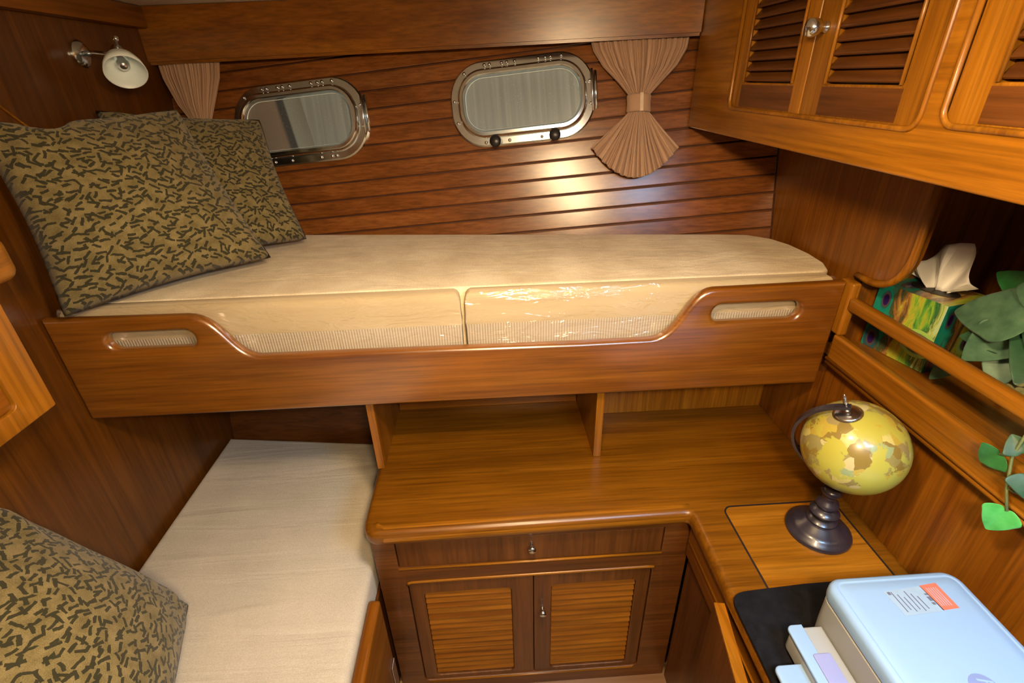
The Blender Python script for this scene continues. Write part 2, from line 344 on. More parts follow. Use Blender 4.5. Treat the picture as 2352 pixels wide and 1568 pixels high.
def loft(loops, close_u=True, cap0=False, cap1=False, bm=None, uv=False):
    bm = bm or bmesh.new(); rows = [[bm.verts.new(p) for p in L] for L in loops]; n = len(rows[0])
    lay = bm.loops.layers.uv.new('UVMap') if uv else None
    for j in range(len(rows) - 1):
        for i in range(n if close_u else n - 1):
            k = (i + 1) % n; f = bm.faces.new((rows[j][i], rows[j][k], rows[j + 1][k], rows[j + 1][i]))
            if uv:
                q = ((i, j), (i + 1, j), (i + 1, j + 1), (i, j + 1))
                for lp, (a, b) in zip(f.loops, q): lp[lay].uv = (a / (n if close_u else n - 1), b / (len(rows) - 1))
    if cap0: bm.faces.new(list(reversed(rows[0])))
    if cap1: bm.faces.new(rows[-1])
    bmesh.ops.recalc_face_normals(bm, faces=bm.faces) if (close_u and (cap0 and cap1)) else None
    return bm
def tube(pts, rad, n=10, bm=None, caps=True):
    pts = [Vector(p) for p in pts]; rs = rad if isinstance(rad, (list, tuple)) else [rad] * len(pts); loops = []; prev = None
    for i, p in enumerate(pts):
        d = (pts[min(i + 1, len(pts) - 1)] - pts[max(i - 1, 0)]).normalized()
        if prev is None: a = d.orthogonal().normalized()
        else: a = (prev - d * prev.dot(d)).normalized()
        prev = a; b = d.cross(a)
        loops.append([p + (a * math.cos(2 * PI * k / n) + b * math.sin(2 * PI * k / n)) * rs[i] for k in range(n)])
    return loft(loops, True, caps, caps, bm)
def lathe(prof, loc, axis=(0, 0, 1), n=28, bm=None, caps=True):
    ax = Vector(axis).normalized(); a = ax.orthogonal().normalized(); b = ax.cross(a); loc = Vector(loc)
    loops = [[loc + ax * h + (a * math.cos(2 * PI * k / n) + b * math.sin(2 * PI * k / n)) * max(r, 1e-4) for k in range(n)] for r, h in prof]
    return loft(loops, True, caps, caps, bm)
def rrect(u0, v0, u1, v1, r=0.0, n=6, corners=(1, 1, 1, 1)):
    pts = []
    for (cu, cv, a0), on in zip(((u1 - r, v1 - r, 0), (u0 + r, v1 - r, 90), (u0 + r, v0 + r, 180), (u1 - r, v0 + r, 270)), corners):
        if on and r > 0:
            for k in range(n + 1):
                a = math.radians(a0 + 90 * k / n); pts.append((cu + r * math.cos(a), cv + r * math.sin(a)))
        else:
            pts.append({0: (u1, v1), 90: (u0, v1), 180: (u0, v0), 270: (u1, v0)}[a0])
    return pts
def plate(outer, holes, frame, th, bev=0.003, seg=2):
    """flat board with holes; frame(u, v, w) -> world; w from 0 (front) to th (back). Front and back edges rounded."""
    cu = D.curves.new('tmp', 'CURVE'); cu.dimensions = '2D'; cu.fill_mode = 'BOTH'
    cu.extrude = th / 2 - bev; cu.bevel_depth = bev; cu.bevel_resolution = seg; cu.offset = -bev
    def area(p): return sum(p[i][0] * p[(i + 1) % len(p)][1] - p[(i + 1) % len(p)][0] * p[i][1] for i in range(len(p))) / 2
    for k, loop in enumerate([outer] + list(holes)):
        if (area(loop) > 0) != (k == 0): loop = list(reversed(loop))
        s = cu.splines.new('POLY'); s.points.add(len(loop) - 1); s.use_cyclic_u = True
        for p, (u, v) in zip(s.points, loop): p.co = (u, v, 0, 1)
    ob = D.objects.new('tmp', cu); COL.objects.link(ob); bpy.context.view_layer.update()
    dg = bpy.context.evaluated_depsgraph_get(); me = D.meshes.new_from_object(ob.evaluated_get(dg))
    D.objects.remove(ob); D.curves.remove(cu)
    for v in me.vertices: v.co = frame(v.co.x, v.co.y, v.co.z + th / 2)
    bm = bmesh.new(); bm.from_mesh(me); D.meshes.remove(me); bmesh.ops.remove_doubles(bm, verts=bm.verts, dist=1e-5)
    bmesh.ops.recalc_face_normals(bm, faces=bm.faces); return bm
def FY(y): return lambda u, v, w: Vector((u, y + w, v))          # board facing -Y
def FX(x): return lambda u, v, w: Vector((x + w, u, v))          # board facing -X
def FXp(x): return lambda u, v, w: Vector((x - w, u, v))         # board facing +X
def FZ(z): return lambda u, v, w: Vector((u, v, z - w))          # board facing up
def bez(p0, p1, p2, p3, n=10):
    return [tuple((1 - s) ** 3 * a + 3 * (1 - s) ** 2 * s * b + 3 * (1 - s) * s * s * c + s ** 3 * d for a, b, c, d in zip(p0, p1, p2, p3)) for s in [k / n for k in range(n + 1)]]

# hull side: leans outboard towards the top and closes in towards +X
def HY(x, z): return 1.213 - 0.137 * x + 0.254 * z
HN = Vector((-0.137, -1, 0.254)).normalized()
H1 = Vector((1, -0.137 + 0.254 * 0.085, 0.085)).normalized()
H2 = (H1.cross(HN) * -1).normalized()
if H2.z < 0: H2 = -H2
def hull_pt(x, z, off=0.0): return Vector((x, HY(x, z), z)) + HN * off
XL, XR = -0.96, 0.84

# ------------------------------------------------------------------ setting
bm = bmesh.new(); box(bm, -1.0, 1.18, -0.75, 1.75, -0.03, 0.03); obj('floor', bm, 'cabin_sole', kind='structure', label='brown cabin sole with pale inlaid stripes')
bm = bmesh.new(); box(bm, -1.0, 1.18, -0.75, 1.85, 1.86, 1.89); obj('ceiling', bm, 'ceiling', kind='structure', label='cream padded cabin ceiling')
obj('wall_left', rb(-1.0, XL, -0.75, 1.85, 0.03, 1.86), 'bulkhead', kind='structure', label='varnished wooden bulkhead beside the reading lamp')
# hull wall: backing plus single planks
def hull_slab(x0, x1, zf0, zf1, off0, off1):
    bm = bmesh.new(); c = []
    for x in (x0, x1):
        for zf, off in ((zf0, off0), (zf0, off1), (zf1, off1), (zf1, off0)): c.append(bm.verts.new(hull_pt(x, zf(x), off)))
    for q in ((0, 1, 2, 3), (7, 6, 5, 4), (0, 4, 5, 1), (1, 5, 6, 2), (2, 6, 7, 3), (3, 7, 4, 0)): bm.faces.new([c[i] for i in q])
    bmesh.ops.recalc_face_normals(bm, faces=bm.faces); return bm
wb = obj('wall_back', hull_slab(XL, 0.87, lambda x: 0.03, lambda x: 1.86, -0.03, -0.012), 'groove', kind='structure', label='hull side lined with sloping varnished planks')
def groove_z(k): return lambda x: 1.411 + 0.0487 * k + 0.085 * (x + 0.116)
for k in range(-8, 8):
    g = 0.0022
    b_ = hull_slab(XL + 0.002, 0.84, (lambda x, k=k: groove_z(k)(x) + g), (lambda x, k=k: min(groove_z(k + 1)(x) - g, 1.86)), -0.012, 0.0)
    es = [e for e in b_.edges]; bmesh.ops.bevel(b_, geom=es, offset=0.0022, segments=1, affect='EDGES')
    obj('plank', b_, 'plank', wb)
lowp = obj('plank', hull_slab(XL + 0.002, 0.84, lambda x: 0.05, lambda x: groove_z(-8)(x) - 0.0025, -0.012, 0.0), 'dark_X', wb)

# right side: wall under the shelf, rounded bulkhead panel, recess
wr = obj('wall_right', rb(XR, 0.87, -0.75, 1.40, 0.03, 1.035), 'teak_Z', kind='structure', label='plain varnished wooden wall between the desk and the shelf')
rec = obj('wall_recess', rb(1.15, 1.18, -0.75, 1.06, 0.95, 1.86), 'teak_Z', kind='structure', label='dark wooden back of the shelf recess')
obj('recess_end', rb(0.862, 1.149, 1.036, 1.06, 1.036, 1.86), 'teak_Z', rec)
corner = bez((0.899, 1.345), (0.899, 1.28), (0.93, 1.243), (0.992, 1.241), 10)
out = [(0.900, 1.523)] + corner + [(1.036, 1.241), (1.036, 1.037), (HY(.85, 1.037) - .003, 1.037), (HY(.85, 1.523) - .003, 1.523)]
obj('bulkhead_panel', plate(out, [], FX(XR), 0.02, 0.002), 'teak_Z', kind='structure', label='wooden bulkhead panel with rounded corner at the bunk foot')
tr = [(XR - 0.001, 0.900, 1.523)] + [(XR - 0.001, u, v) for u, v in corner] + [(XR - 0.001, 1.03, 1.241)]
obj('trim_1', tube(tr, 0.008, 8), 'gold_Z', smooth=True, kind='structure', label='rounded wooden bead around the bulkhead panel edge')
# overhead beam in front of the portholes and its soffit
def BY(x): return 1.577 - 0.13 * x
def beam(x0, x1, zb, zt, d0, d1):
    bm = bmesh.new(); c = []
    for x in (x0, x1):
        for d, z in ((d0, zb(x)), (d1, zb(x)), (d1, zt), (d0, zt)): c.append(bm.verts.new((x, BY(x) + d, z)))
    for q in ((0, 1, 2, 3), (7, 6, 5, 4), (0, 4, 5, 1), (1, 5, 6, 2), (2, 6, 7, 3), (3, 7, 4, 0)): bm.faces.new([c[i] for i in q])
    bmesh.ops.recalc_face_normals(bm, faces=bm.faces); return bm
zbm = lambda x: 1.717 + (x + 0.95) * 0.0185
bm = beam(XL + .001, 0.583, zbm, 1.859, 0.0, 0.024)
es = [e for e in bm.edges if abs((e.verts[0].co - e.verts[1].co).x) > 1 and max(v.co.z for v in e.verts) < 1.8]
bmesh.ops.bevel(bm, geom=es, offset=0.008, segments=4, affect='EDGES')
smoothed(obj('trim_2', bm, 'teak_X', kind='structure', label='long wooden valance board above the portholes'))
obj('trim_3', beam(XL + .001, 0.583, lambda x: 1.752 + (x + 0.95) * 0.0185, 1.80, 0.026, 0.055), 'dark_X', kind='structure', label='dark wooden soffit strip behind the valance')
smoothed(obj('trim_4', rb(XL + .001, -0.925, -0.7, 1.695, 1.806, 1.859, bev=0.006), 'teak_Y', kind='structure', label='wooden rail along the top of the left bulkhead'))
obj('trim_5', rb(-0.9, 0.5, -0.7, 1.0, 1.848, 1.859, bev=0.003), 'ceiling', kind='structure', label='cream ceiling panel')
obj('pale_line', tube([(XL + .002, 1.03, 1.745), (XL + .002, 1.17, 1.61), (XL + .002, 1.26, 1.53)], 0.0022, 6), 'gold_Y', kind='structure', label='thin pale slanting line on the left bulkhead')  # thin pale line slanting across the bulkhead

# ------------------------------------------------------------------ ceiling lamp and hatch (behind the camera's view)
for lx, ly, gm, lab in ((0.12, -0.20, 'lamp_glow_a', 'round warm ceiling lamp with polished rim beside the hatch'), (0.07, 0.37, 'lamp_glow_b', 'round warm ceiling lamp with polished rim near the louvred cabinet')):
    la = thing('ceiling_lamp', (lx, ly, 1.80), lab, 'lamp')
    smoothed(obj('rim', lathe([(.075, 0.0), (.092, 0.0), (.092, -.008), (.086, -.016), (.075, -.016), (.075, 0.0)], (lx, ly, 1.847), n=36, caps=False), 'chrome', la))
    obj('diffuser', lathe([(.074, 0.0), (.074, -.018), (.066, -.034), (.045, -.047), (.020, -.053), (.001, -.054)], (lx, ly, 1.847), n=36), gm, la, smooth=True)
w3 = obj('window_3', plate(rrect(0.38, -0.34, 0.80, 0.10, .03), [rrect(0.41, -0.31, 0.77, 0.07, .02)], FZ(1.859), 0.03, .004), 'chrome', kind='structure', label='ceiling hatch with polished frame letting in daylight')
obj('pane', plate(rrect(0.411, -0.309, 0.769, 0.069, .02), [], FZ(1.85), 0.006, .001), 'hatch_daylight', w3)

# ------------------------------------------------------------------ portholes
def porthole(name, cx, cz, pane, label, knobs, tint='chrome'):
    c = hull_pt(cx, cz, 0.001)
    def F(a, b, h): return c + H1 * a + H2 * b + HN * h
    root = D.objects.new(name, None); COL.objects.link(root); root.location = c; ORG[root.name] = c.copy(); tagp(root, label, None, None, 'structure')
    hw, hh, r = 0.209, 0.116, 0.1
    def loop(d, h): return [F(a, b, h) for a, b in rrect(-hw + d, -hh + d, hw - d, hh - d, max(r - d, .02), 10)]
    prof = [(0, 0), (0, .008), (.004, .012), (.022, .013), (.024, .024), (.030, .030), (.038, .031), (.043, .026), (.046, .012), (.046, .006)]
    smoothed(obj('frame', loft([loop(d, h) for d, h in prof]), tint, root), 35)
    bm = bmesh.new(); pts = rrect(-hw + .044, -hh + .044, hw - .044, hh - .044, r - .044, 10)
    lay = bm.loops.layers.uv.new('UVMap'); f = bm.faces.new([bm.verts.new(F(a, b, .010)) for a, b in pts])
    for lp, (a, b) in zip(f.loops, pts): lp[lay].uv = ((a + hw) / (2 * hw), (b + hh) / (2 * hw))
    bk = bmesh.ops.extrude_face_region(bm, geom=[f]); [setattr(v, 'co', v.co - HN * .005) for v in bk['geom'] if isinstance(v, bmesh.types.BMVert)]
    bmesh.ops.recalc_face_normals(bm, faces=bm.faces); obj('pane', bm, pane, root)
    gk = [F(a, b, .013) for a, b in rrect(-hw + .0445, -hh + .0445, hw - .0445, hh - .0445, r - .0445, 10)]
    obj('gasket', tube(gk + [gk[0]], 0.0022, 6), 'frosted', root, smooth=True)
    path = rrect(-hw + .012, -hh + .012, hw - .012, hh - .012, r - .012, 10)
    for a, b in ((-.10, 1), (-.085, 1), (-.05, 1), (-.035, 1), (-.012, 1), (.055, 1), (.075, 1), (.09, 1), (.12, 1), (-.16, .72), (-.197, .12), (-.19, -.42), (-.115, -1), (-.10, -1), (-.045, -1), (.05, -1), (.085, -1), (.10, -1), (.19, -.3), (.196, .3)):
        if abs(b) == 1: q = (a, b * (hh - .012))
        else:
            tgt = (a, b * hh); q = min(path, key=lambda p: (p[0] - tgt[0]) ** 2 + (p[1] - tgt[1]) ** 2)
        obj('bolt', lathe([(.0052, 0), (.0050, .003), (.0035, .0052), (.0005, .006)], F(q[0], q[1], .0115), HN, 10), 'steel', root, smooth=True)
    # hinge pin at the forward end
    obj('hinge_bar', tube([F(hw + .003, .055, .012), F(hw + .003, -.045, .012)], .0045, 8), 'chrome', root, smooth=True)
    obj('hinge_bar', tube([F(hw - .007, .06, .018), F(hw - .007, -.05, .018)], .0035, 8), 'steel', root, smooth=True)
    for a in knobs:
        k = obj('clamp_post', lathe([(.008, 0), (.008, .012), (.005, .016), (.005, .022)], F(a, -hh + .006, .010), HN, 12), 'steel', root, smooth=True)
        obj('clamp_knob', lathe([(.004, .018), (.013, .021), (.017, .028), (.0165, .034), (.010, .038), (.001, .039)], F(a, -hh + .010, .010), HN, 20), 'black_plastic', k, smooth=True)
    return root
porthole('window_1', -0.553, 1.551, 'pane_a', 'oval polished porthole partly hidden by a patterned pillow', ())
porthole('window_2', 0.117, 1.598, 'pane_b', 'oval polished porthole with two black clamp knobs beside the curtain', (-.085, .088))

# ------------------------------------------------------------------ curtains
def curtain(rows, label, npl=15, amp=0.009, seed=1, band=None, flare=True):
    rnd = random.Random(seed); ph = [rnd.uniform(0, 6.28) for _ in range(4)]
    root = thing('curtain', hull_pt((rows[0][0] + rows[0][1]) / 2, rows[-1][2], .03), label, 'curtain')
    nu = 150
    def at(v):          # interpolate rows: (xl, xr, z_edge, z_mid, off, amp)
        s = v * (len(rows) - 1); i = min(int(s), len(rows) - 2); f = s - i;         return [a + (b - a) * f for a, b in zip(rows[i], rows[i + 1])]
    loops = []
    nv = 12 * (len(rows) - 1)
    for j in range(nv + 1):
        xl, xr, ze, zm, off, am = at(j / nv); L = []
        for i in range(nu + 1):
            u = i / nu; x = xl + (xr - xl) * u; z = ze + (zm - ze) * (1 - (2 * u - 1) ** 2)
            w = math.sin(2 * PI * npl * u + 1.3 * math.sin(5 * u + ph[0]) + ph[1]) + 0.45 * math.sin(2 * PI * npl * 2.3 * u + ph[2])
            bulge = 0.012 * math.sin(PI * u)
            L.append(hull_pt(x, z, off + bulge + am * w))
        loops.append(L)
    bm = loft(loops, False, uv=True)
    o = obj('drape', bm, 'curtain_cloth', root, smooth=True); md = o.modifiers.new('thick', 'SOLIDIFY'); md.thickness = 0.0012
    if band:
        xl, xr, z0, z1, off = band; loops = []
        cx = (xl + xr) / 2; hwid = (xr - xl) / 2
        for z, g in ((z1, 0.96), (z1 - .004, 1.04), ((z0 + z1) / 2, 1.0), (z0 + .004, 1.04), (z0, .96)):
            loops.append([hull_pt(cx + hwid * g * math.cos(a), z, off + 0.024 * g * math.sin(a)) for a in [2 * PI * k / 28 for k in range(28)]])
        bo = obj('tie_band', loft(loops), 'curtain_cloth', root, smooth=True); md = bo.modifiers.new('thick', 'SOLIDIFY'); md.thickness = 0.002
        fx = cx + 0.004
        sm = bmesh.new(); pts = []
        for zz in (z1, z0):
            for dx in (-.0045, .0045): pts.append(sm.verts.new(hull_pt(fx + dx, zz, off + .0275)))
        f = sm.faces.new((pts[0], pts[1], pts[3], pts[2])); ex = bmesh.ops.extrude_face_region(sm, geom=[f]); [setattr(v, 'co', v.co - HN * .004) for v in ex['geom'] if isinstance(v, bmesh.types.BMVert)]
        bmesh.ops.recalc_face_normals(sm, faces=sm.faces); obj('tie_seam', sm, 'binding', bo)
    return root
curtain([(0.306, 0.578, 1.757, 1.757, .030, .005), (0.318, 0.570, 1.712, 1.712, .032, .006), (0.345, 0.545, 1.672, 1.668, .033, .006), (0.388, 0.502, 1.63, 1.625, .034, .005), (0.416, 0.470, 1.598, 1.596, .036, .003), (0.416, 0.470, 1.557, 1.555, .036, .003),
         (0.364, 0.512, 1.512, 1.468, .036, .007), (0.312, 0.558, 1.468, 1.385, .034, .012)],
        'tan pleated curtain tied in the middle beside the wall cabinet', seed=3, band=(0.411, 0.475, 1.555, 1.600, .036))
curtain([(-0.945, -0.752, 1.735, 1.735, .045, .006), (-0.935, -0.765, 1.67, 1.67, .042, .006), (-0.905, -0.795, 1.60, 1.60, .040, .005), (-0.875, -0.815, 1.555, 1.553, .038, .003), (-0.875, -0.815, 1.515, 1.513, .036, .003), (-0.92, -0.78, 1.43, 1.40, .034, .008)],
        'greyish tan pleated curtain tucked behind the pillows near the reading lamp', seed=8, band=(-0.880, -0.810, 1.515, 1.556, .038))

# ------------------------------------------------------------------ upper bunk
bk = thing('upper_bunk', (-0.08, 1.2, 0.967), 'varnished wooden upper bunk with scalloped front board and hand slots', 'bunk')
top = [(0.80, 0.967), (0.80, 1.236), (0.52, 1.233)] + bez((0.50, 1.233), (0.435, 1.231), (0.435, 1.115), (0.365, 1.113), 14) + [(0.2, 1.112), (-0.3, 1.117)] + bez((-0.525, 1.118), (-0.59, 1.119), (-0.585, 1.222), (-0.66, 1.225), 14) + [(-0.8, 1.227), (XL + .002, 1.229), (XL + .002, 0.970)]
slots = [rrect(-0.843, 1.150, -0.655, 1.192, .0205, 8), rrect(0.502, 1.150, 0.708, 1.194, .0215, 8)]
smoothed(obj('front_board', plate(top, slots, FY(1.0), 0.028, 0.010, 4), 'board_teak', bk), 35)
bm = bmesh.new(); zt = 1.025
q = [(XL + .002, 1.029), (XR - .002, 1.029), (XR - .002, HY(XR, .99) - .005), (XL + .002, HY(XL, .99) - .005)]
lo = [bm.verts.new((x, y, 0.985)) for x, y in q]; hi = [bm.verts.new((x, y, zt)) for x, y in q]
bm.faces.new(lo[::-1]); bm.faces.new(hi)
for i in range(4): bm.faces.new((lo[i], lo[(i + 1) % 4], hi[(i + 1) % 4], hi[i]))
obj('bunk_base', bm, 'dark_X', bk)

def cushion(outline, z0, z1, r, seg=5, crown=0.0):
    """upholstered slab from a plan outline (counter-clockwise) with rounded edges and slightly crowned top"""
    n = len(outline); P2 = [Vector(p) for p in outline]
    nor = []
    for i in range(n):
        e1 = (P2[i] - P2[i - 1]).normalized(); e2 = (P2[(i + 1) % n] - P2[i]).normalized()
        a = Vector((-e1.y, e1.x)); b = Vector((-e2.y, e2.x)); s = (a + b).normalized(); nor.append(s / max(s.dot(a), .5))
    def ring(d, z): return [Vector((P2[i].x + nor[i].x * d, P2[i].y + nor[i].y * d, z)) for i in range(n)]
    loops = [ring(r * (1 - math.sin(PI / 2 * k / seg)), z0 + r * (1 - math.cos(PI / 2 * k / seg))) for k in range(seg + 1)]
    loops += [ring(r * (1 - math.cos(PI / 2 * k / seg)), z1 - r + r * math.sin(PI / 2 * k / seg)) for k in range(seg + 1)]
    bm = loft(loops, True, True, False)
    n0 = len(bm.verts) - n; bm.verts.ensure_lookup_table(); edge = [bm.verts[n0 + i] for i in range(n)]
    # top: strips between matching stations of the two long sides, softly quilted by bending later
    ed = [bm.edges.get((edge[i], edge[(i + 1) % n])) for i in range(n)]
    bmesh.ops.triangle_fill(bm, edges=ed, use_beauty=True, normal=(0, 0, 1))
    bmesh.ops.recalc_face_normals(bm, faces=bm.faces)
    return bm
def densify(pl, step=0.04):
    o = []
    for i in range(len(pl)):
        a = Vector(pl[i]); b = Vector(pl[(i + 1) % len(pl)]); k = max(1, int((b - a).length / step))
        o += [tuple(a.lerp(b, j / k)) for j in range(k)]
    return o
fy = 1.0695
mo = [(-0.945, fy)] + [(x, fy) for x in (-.6, -.2, .2, .6)] + [(0.780, fy), (0.808, 1.085), (0.826, 1.13), (0.832, 1.20), (0.825, 1.28), (0.804, 1.34), (0.755, 1.388), (0.68, HY(.68, 1.238) - .030)] + [(x, HY(x, 1.238) - .028) for x in (.4, .1, -.2, -.5, -.8)] + [(-0.945, HY(-.945, 1.238) - .030)]
mb = cushion(densify(mo), 1.026, 1.238, .008)
for v in mb.verts: v.co.y -= 0.254 * (1.238 - v.co.z) * min(1.0, max(0.0, (v.co.y - 1.15) / 0.2))
smoothed(obj('mattress', mb, 'mattress_terry', label='long cream mattress on the upper bunk', cat='mattress'), 60)
def wrapped(x0, x1, label):
    t = thing('cushion', ((x0 + x1) / 2, 1.052, 1.026), label, 'cushion', 'wrapped cushions along the bunk front')
    prof = []
    def rr(d): return rrect(x0 + .001 - d, 1.034 - d, x1 - .001 + d, 1.0685, .004, 3)
    loops = [[Vector((a, b, z)) for a, b in rr(d)] for z, d in ((1.027, -.002), (1.04, 0), (1.15, 0.0005), (1.166, .002), (1.18, .0005), (1.215, 0), (1.227, -.002), (1.233, -.006), (1.236, -.0115))]
    smoothed(obj('cover', loft(loops, True, True, True), 'cushion_boxing', t, origin=((x0 + x1) / 2, 1.05, 1.026)), 50)
    f = rrect(x0, 1.0312, x1, 1.07, .012, 5); loops = []
    ins = lambda d: rrect(x0 + .0005 - d, 1.0325 - d, x1 - .0005 + d, 1.0675 + d, .012, 5)
    bm = bmesh.new(); n = int((x1 - x0) / .012); rnd = random.Random(int(x0 * 100)); rows = []
    # wrinkled film over the front face and over the top edge
    sect = [(1.0325, 1.06), (1.0318, 1.09), (1.0314, 1.12), (1.0312, 1.145), (1.0303, 1.166), (1.0312, 1.19), (1.0318, 1.215), (1.0335, 1.231), (1.040, 1.2385)]
    for i in range(n + 1):
        x = x0 + .002 + (x1 - x0 - .004) * i / n
        rows.append([Vector((x, y - abs(rnd.gauss(0, .0004)), z + rnd.gauss(0, .0004))) for y, z in sect])
    lo = loft(rows, False); o = obj('plastic_wrap', lo, 'plastic_film', t, smooth=True)
    return t
wrapped(XL + .012, -0.071, 'plastic-wrapped cushion along the bunk front below the pillows')
wrapped(-0.062, 0.797, 'plastic-wrapped cushion along the bunk front beside the shelf end')

# ------------------------------------------------------------------ pillows
def pillow(TL, TR, BR, BL, th, label, seed=1, notch=None, back=0.7):
    TL, TR, BR, BL = map(Vector, (TL, TR, BR, BL)); n = 36; rnd = random.Random(seed)
    nor = (TR - BL).cross(TL - BR).normalized()
    if nor.dot(CAM_POS - (TL + BR) / 2) < 0: nor = -nor
    ph = [rnd.uniform(0, 6.28) for _ in range(6)]
    def pt(u, v, side):
        c = 0.07
        u2 = .5 + (u - .5) * (1 - c * math.sin(PI * v)); v2 = .5 + (v - .5) * (1 - c * math.sin(PI * u))
        k = 1 - 0.018 * (abs(2 * u - 1) * abs(2 * v - 1)) ** 9; u2 = .5 + (u2 - .5) * k; v2 = .5 + (v2 - .5) * k
        p = (BL * (1 - u2) + BR * u2) * (1 - v2) + (TL * (1 - u2) + TR * u2) * v2
        e = min(u, 1 - u, v, 1 - v)
        h = th * max(math.sin(PI * u) * math.sin(PI * v), 0) ** 0.46 * (1 if side > 0 else back)
        cr = max(0, .28 - min(math.hypot(u - a, v - b) for a in (0, 1) for b in (0, 1))) / .28
        h += (0.004 * math.sin(9 * u + ph[0]) * math.sin(8 * v + ph[1]) + 0.013 * cr * math.sin(26 * (u - v) + ph[2])) * min(1, e * 14)
        if notch: 
            d = math.hypot(u - notch[0], (v - notch[1]) * 1.6); p = p - (TL - BL).normalized() * 0.045 * math.exp(-(d / .07) ** 2)
        return p + nor * (h * side)
    bm = bmesh.new(); lay = bm.loops.layers.uv.new('UVMap'); g = {}
    for s in (1, -1):
        for i in range(n + 1):
            for j in range(n + 1):
                key = (i, j) if i in (0, n) or j in (0, n) else (i, j, s)
                if key not in g: g[key] = bm.verts.new(pt(i / n, j / n, s))
    def V(i, j, s): return g[(i, j)] if i in (0, n) or j in (0, n) else g[(i, j, s)]
    for s in (1, -1):
        for i in range(n):
            for j in range(n):
                q = [(i, j), (i + 1, j), (i + 1, j + 1), (i, j + 1)]
                if s < 0: q = q[::-1]
                f = bm.faces.new([V(a, b, s) for a, b in q])
                for lp, (a, b) in zip(f.loops, q): lp[lay].uv = (a / n, b / n + (0 if s > 0 else 1.3))
    bmesh.ops.recalc_face_normals(bm, faces=bm.faces)
    return obj('throw_pillow', bm, 'pillow_fabric', smooth=True, label=label, cat='pillow', group='olive patterned throw pillows')
pillow((-0.945, 1.045, 1.615), (-0.742, 1.375, 1.615), (-0.560, 1.268, 1.262), (-0.885, 0.975, 1.243), .098, 'large olive pillow with dark dashes leaning over the bunk front board', 2, notch=(.28, 1.0), back=.45)
pillow((-0.940, 1.375, 1.618), (-0.645, 1.610, 1.572), (-0.525, 1.445, 1.258), (-0.83, 1.19, 1.262), .075, 'olive dashed pillow standing under the porthole behind another pillow', 5, back=.5)
pillow((-0.90, 0.33, 0.985), (-0.945, 0.725, 0.985), (-0.728, 0.765, 0.605), (-0.585, 0.37, 0.605), .11, 'olive dashed pillow lying on the lower berth', 9, back=.25)

# ------------------------------------------------------------------ reading lamp
rl = thing('reading_lamp', (XL, 1.43, 1.735), 'chrome wall reading lamp with white glass shade', 'lamp')
smoothed(obj('wall_plate', lathe([(.030, 0.0005), (.030, .006), (.024, .012), (.010, .014), (.001, .0145)], (XL, 1.43, 1.735), (1, 0, 0), 24), 'chrome', rl))
obj('arm', tube([(XL + .012, 1.43, 1.735), (XL + .035, 1.43, 1.736), (XL + .06, 1.43, 1.733), (XL + .085, 1.435, 1.728)], .0065, 12), 'chrome', rl, smooth=True)
SA = Vector((0.42, -0.66, -0.62)).normalized(); sc_ = Vector((XL + .088, 1.437, 1.728))
so = obj('socket', lathe([(.012, -.028), (.015, -.024), (.016, .004), (.013, .008)], sc_, SA, 20), 'chrome', rl, smooth=True)
obj('knob', lathe([(.003, 0), (.003, .02), (.006, .022), (.006, .03), (.001, .032)], sc_ + Vector((0, .0, .012)), (.1, .1, 1), 12), 'chrome', so, smooth=True)
sh = obj('glass_shade', lathe([(.014, .002), (.024, .006), (.034, .018), (.041, .036), (.0445, .056), (.0425, .056), (.039, .036), (.032, .020), (.022, .009), (.010, .006)], sc_, SA, 32), 'frosted', rl, smooth=True)
obj('bulb', lathe([(.008, .006), (.010, .016), (.014, .026), (.013, .034), (.006, .040), (.001, .041)], sc_, SA, 20), 'steel', rl, smooth=True)

# ------------------------------------------------------------------ small locker hanging on the left bulkhead
lk = thing('hanging_locker', (-0.83, 0.3, 1.215), 'bright orange wooden locker with overhanging top on the left bulkhead', 'locker')
smoothed(obj('body', rb(XL + .001, -0.713, -0.25, 0.690, 1.215, 1.415, bev=.003), 'gold_Y', lk))
smoothed(obj('top', plate(rrect(XL + .001, -0.25, -0.690, 0.745, .03, 6), [], FZ(1.480), 0.064, .016, 4), 'gold_Y', lk))
smoothed(obj('door', plate(rrect(0.10, 1.218, 0.690, 1.412, .004), [rrect(0.15, 1.25, 0.635, 1.385, .01)], FXp(-0.700), 0.012, .002), 'gold_Z', lk))
obj('door_panel', rb(-0.7125, -0.706, 0.152, 0.633, 1.252, 1.383), 'teak_Y', lk)

# ------------------------------------------------------------------ lower berth
lb = thing('lower_berth', (-0.62, 0.5, 0.03), 'wooden lower berth base running along the left bulkhead', 'berth')
bm = bmesh.new(); q = [(XL + .001, -0.6), (-0.336, -0.6), (-0.336, HY(-.336, .2) - .004), (XL + .001, HY(XL, .2) - .004)]
lo = [bm.verts.new((x, y, 0.03)) for x, y in q]; hi = [bm.verts.new((x, y, .455)) for x, y in q]; bm.faces.new(lo[::-1]); bm.faces.new(hi)
for i in range(4): bm.faces.new((lo[i], lo[(i + 1) % 4], hi[(i + 1) % 4], hi[i]))
obj('base', bm, 'dark_Z', lb)
smoothed(obj('berth_rail', rb(-0.3345, -0.306, -0.6, 0.79, 0.20, 0.545, bev=.009, seg=3), 'teak_Y', lb))
obj('hinge', rb(-0.3055, -0.303, 0.755, 0.785, 0.20, 0.31, bev=.001), 'steel', lb)
co = [(XL + .008, -0.55), (-0.338, -0.55), (-0.338, 0.3), (-0.338, 0.6), (-0.338, 0.83), (-0.338, 1.0), (-0.338, HY(-.338, .456) - .012), (-0.60, HY(-.6, .456) - .012), (XL + .008, HY(XL, .456) - .012)]
